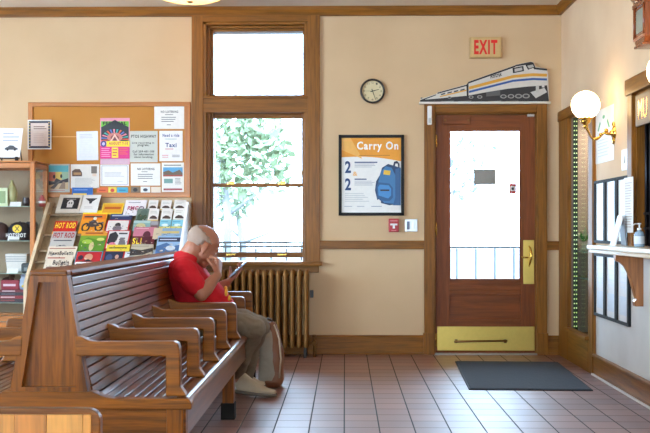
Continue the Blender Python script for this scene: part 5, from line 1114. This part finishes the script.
for x, y in ((-1.335, 5.6), (-1.335, 2.4), (-1.335, -.8), (-4.3, 7.2), (-4.3, 4.0), (-4.3, .8)): bowl(x, y, 'shallow glass bowl ceiling light nearer than the photo edge')

# ------------------------------------------------------------------ outside
MB().box(-30, 30, DW+.22, 60, -.2, -.06, flat((84, 84, 84), .8)).build('ground', label='pale platform paving outside the door', cat='ground', **ST)
RLM = flat((36, 38, 40), .8)
def railing(x0, x1, y, z0, zt_, zs, step, lab):
    t = thing('railing', ((x0+x1)/2, y, -.06), lab, 'railing', None)
    m = MB(); 
    for z in zs: m.box(x0, x1, y-.012, y+.012, z-.012, z+.012, RLM)
    m.build('rail', t); x = x0; b_ = None
    while x < x1:
        if b_ is None: m = MB(); m.box(x-.008, x+.008, y-.008, y+.008, z0, zt_, RLM); b_ = m.build('baluster', t); xb = x
        else: c = b_.copy(); COL.objects.link(c); c.parent = t; c.location = (x-xb, 0, 0)
        x += step
YO = 12.0
railing(at(400, 228, YO).x, at(560, 228, YO).x, YO, -.06, at(480, 247.5, YO).z, [at(480, 247.5, YO).z], at(482, 228, YO).x-at(463, 228, YO).x, 'thin black railing outside seen through the door glass')
railing(at(150, 228, YO).x, at(345, 228, YO).x, YO, -.06, at(250, 242.5, YO).z, [at(250, 242.5, YO).z, at(250, 246.5, YO).z], .18, 'thin black railing outside seen through the window')
def tree(x, y, h, blobs, n, lab, col, ls=.16):
    t = thing('tree', (x, y, -.06), lab, 'tree')
    mb = MB(); mb.tube([(x, y, -.06), (x+.05, y, h*.4), (x-.1, y, h*.8)], [.12, .1, .05], flat((124, 124, 122), .9), 8)
    for a in range(2): mb.tube([(x, y, h*(.4+.08*a)), (x+math.cos(a*2.2)*1.0, y+math.sin(a*2.2)*.6, h*(.6+.1*a))], [.05, .015], flat((124, 124, 122), .9), 6)
    mb.build('trunk', t)
    mb = MB(); rnd = random.Random(3); vs, fs = [], []
    for (bx_, by_, bz_, br, cnt) in blobs:
        for k in range(cnt):
            d = V((rnd.gauss(0, 1), rnd.gauss(0, 1), rnd.gauss(0, 1))).normalized()*br*rnd.random()**.45; c = V((bx_, by_, bz_))+d
            a = V((rnd.gauss(0, 1), rnd.gauss(0, 1), rnd.gauss(0, 1))).normalized(); b_ = a.orthogonal().normalized(); s_ = ls*rnd.uniform(.5, 1.2)
            i = len(vs); vs += [c-a*s_, c+b_*s_*.5, c+a*s_, c-b_*s_*.5]; fs.append((i, i+1, i+2, i+3))
    mb.add(vs, fs, flat(col, .9)); mb.build('foliage', t, recalc=False)
def bl(px, py, Y, r, n): p = at(px, py, Y); return (p.x, p.y, p.z, r, n)
YT_ = 24
tree(at(226, 228, YT_).x, YT_, 3.6, [bl(218, 140, YT_, .8, 170), bl(235, 130, YT_, .8, 160), bl(255, 150, YT_, .9, 180), bl(232, 162, YT_, .9, 180), bl(270, 135, YT_, .6, 60), bl(222, 178, YT_, .5, 60), bl(285, 172, YT_, .6, 60), bl(262, 128, YT_, .6, 70)], 0, 'large pale green tree outside the window', (116, 130, 96))
tree(at(241, 228, YT_+2).x, YT_+2, 1.9, [bl(232, 205, YT_+2, .5, 60), bl(246, 198, YT_+2, .5, 50), bl(220, 210, YT_+2, .4, 40)], 0, 'small tree with a thin trunk low in the window', (112, 124, 100))
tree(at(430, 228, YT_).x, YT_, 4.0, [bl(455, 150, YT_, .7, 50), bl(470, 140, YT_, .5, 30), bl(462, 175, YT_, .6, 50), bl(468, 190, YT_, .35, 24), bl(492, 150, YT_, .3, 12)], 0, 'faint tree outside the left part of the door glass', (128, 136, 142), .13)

# ------------------------------------------------------------------ light
wd = bpy.data.worlds.new('sky'); SC.world = wd; wd.use_nodes = True
bgn = wd.node_tree.nodes['Background']; bgn.inputs['Color'].default_value = (.50, .74, 1.0, 1); bgn.inputs['Strength'].default_value = 22.0
def area(loc, rot, sx_, sy_, e, c):
    l = bpy.data.lights.new('day_and_fill_light', 'AREA'); l.shape = 'RECTANGLE'; l.size = sx_; l.size_y = sy_; l.energy = e; l.color = c
    o = bpy.data.objects.new('day_and_fill_light', l); COL.objects.link(o); o.location = loc; o.rotation_euler = rot; return o
for a, b in LW: area((XL-.12, (a+b)/2, 1.75), (0, -PI/2, 0), 1.9, b-a, 185, (.70, .87, 1.0))
for a, b in RW: area(((a+b)/2, YR-.12, 1.75), (PI/2, 0, 0), b-a, 1.9, 25, (.80, .90, 1.0))
l = area((XR+.28, 8.9, DZ1), (0, 0, 0), .2, .5, 6, (1, .92, .8))  # added fill lamp that brightens the display niche, no fixture there
for rx0, rx1, rz0, rz1 in ((wx0, wx1, wz0, wz1), (dx0, dx1, 0, dz1)):
    l = area(((rx0+rx1)/2, DW+.24, (rz0+rz1)/2), (-PI/2, 0, 0), rx1-rx0, rz1-rz0, 10, (1, 1, 1)); l.data.cycles.is_portal = True
# ------------------------------------------------------------------ camera
cam = bpy.data.cameras.new('camera'); cam.sensor_width = 36; cam.lens = 36*F/650; cam.shift_y = 11.5/650; cam.clip_end = 200
co = bpy.data.objects.new('camera', cam); COL.objects.link(co); co.location = (0, 0, CH); co.rotation_euler = (PI/2, 0, YAW); SC.camera = co
SC.view_settings.view_transform = 'Standard'; SC.view_settings.look = 'None'; SC.view_settings.gamma = 1; SC.view_settings.use_curve_mapping = False
SC.view_settings.exposure = -0.2
SC.cycles.use_denoising = True; SC.cycles.max_bounces = 8; SC.cycles.transparent_max_bounces = 12; SC.cycles.sample_clamp_indirect = 12
SC.cycles.caustics_reflective = False; SC.cycles.caustics_refractive = False
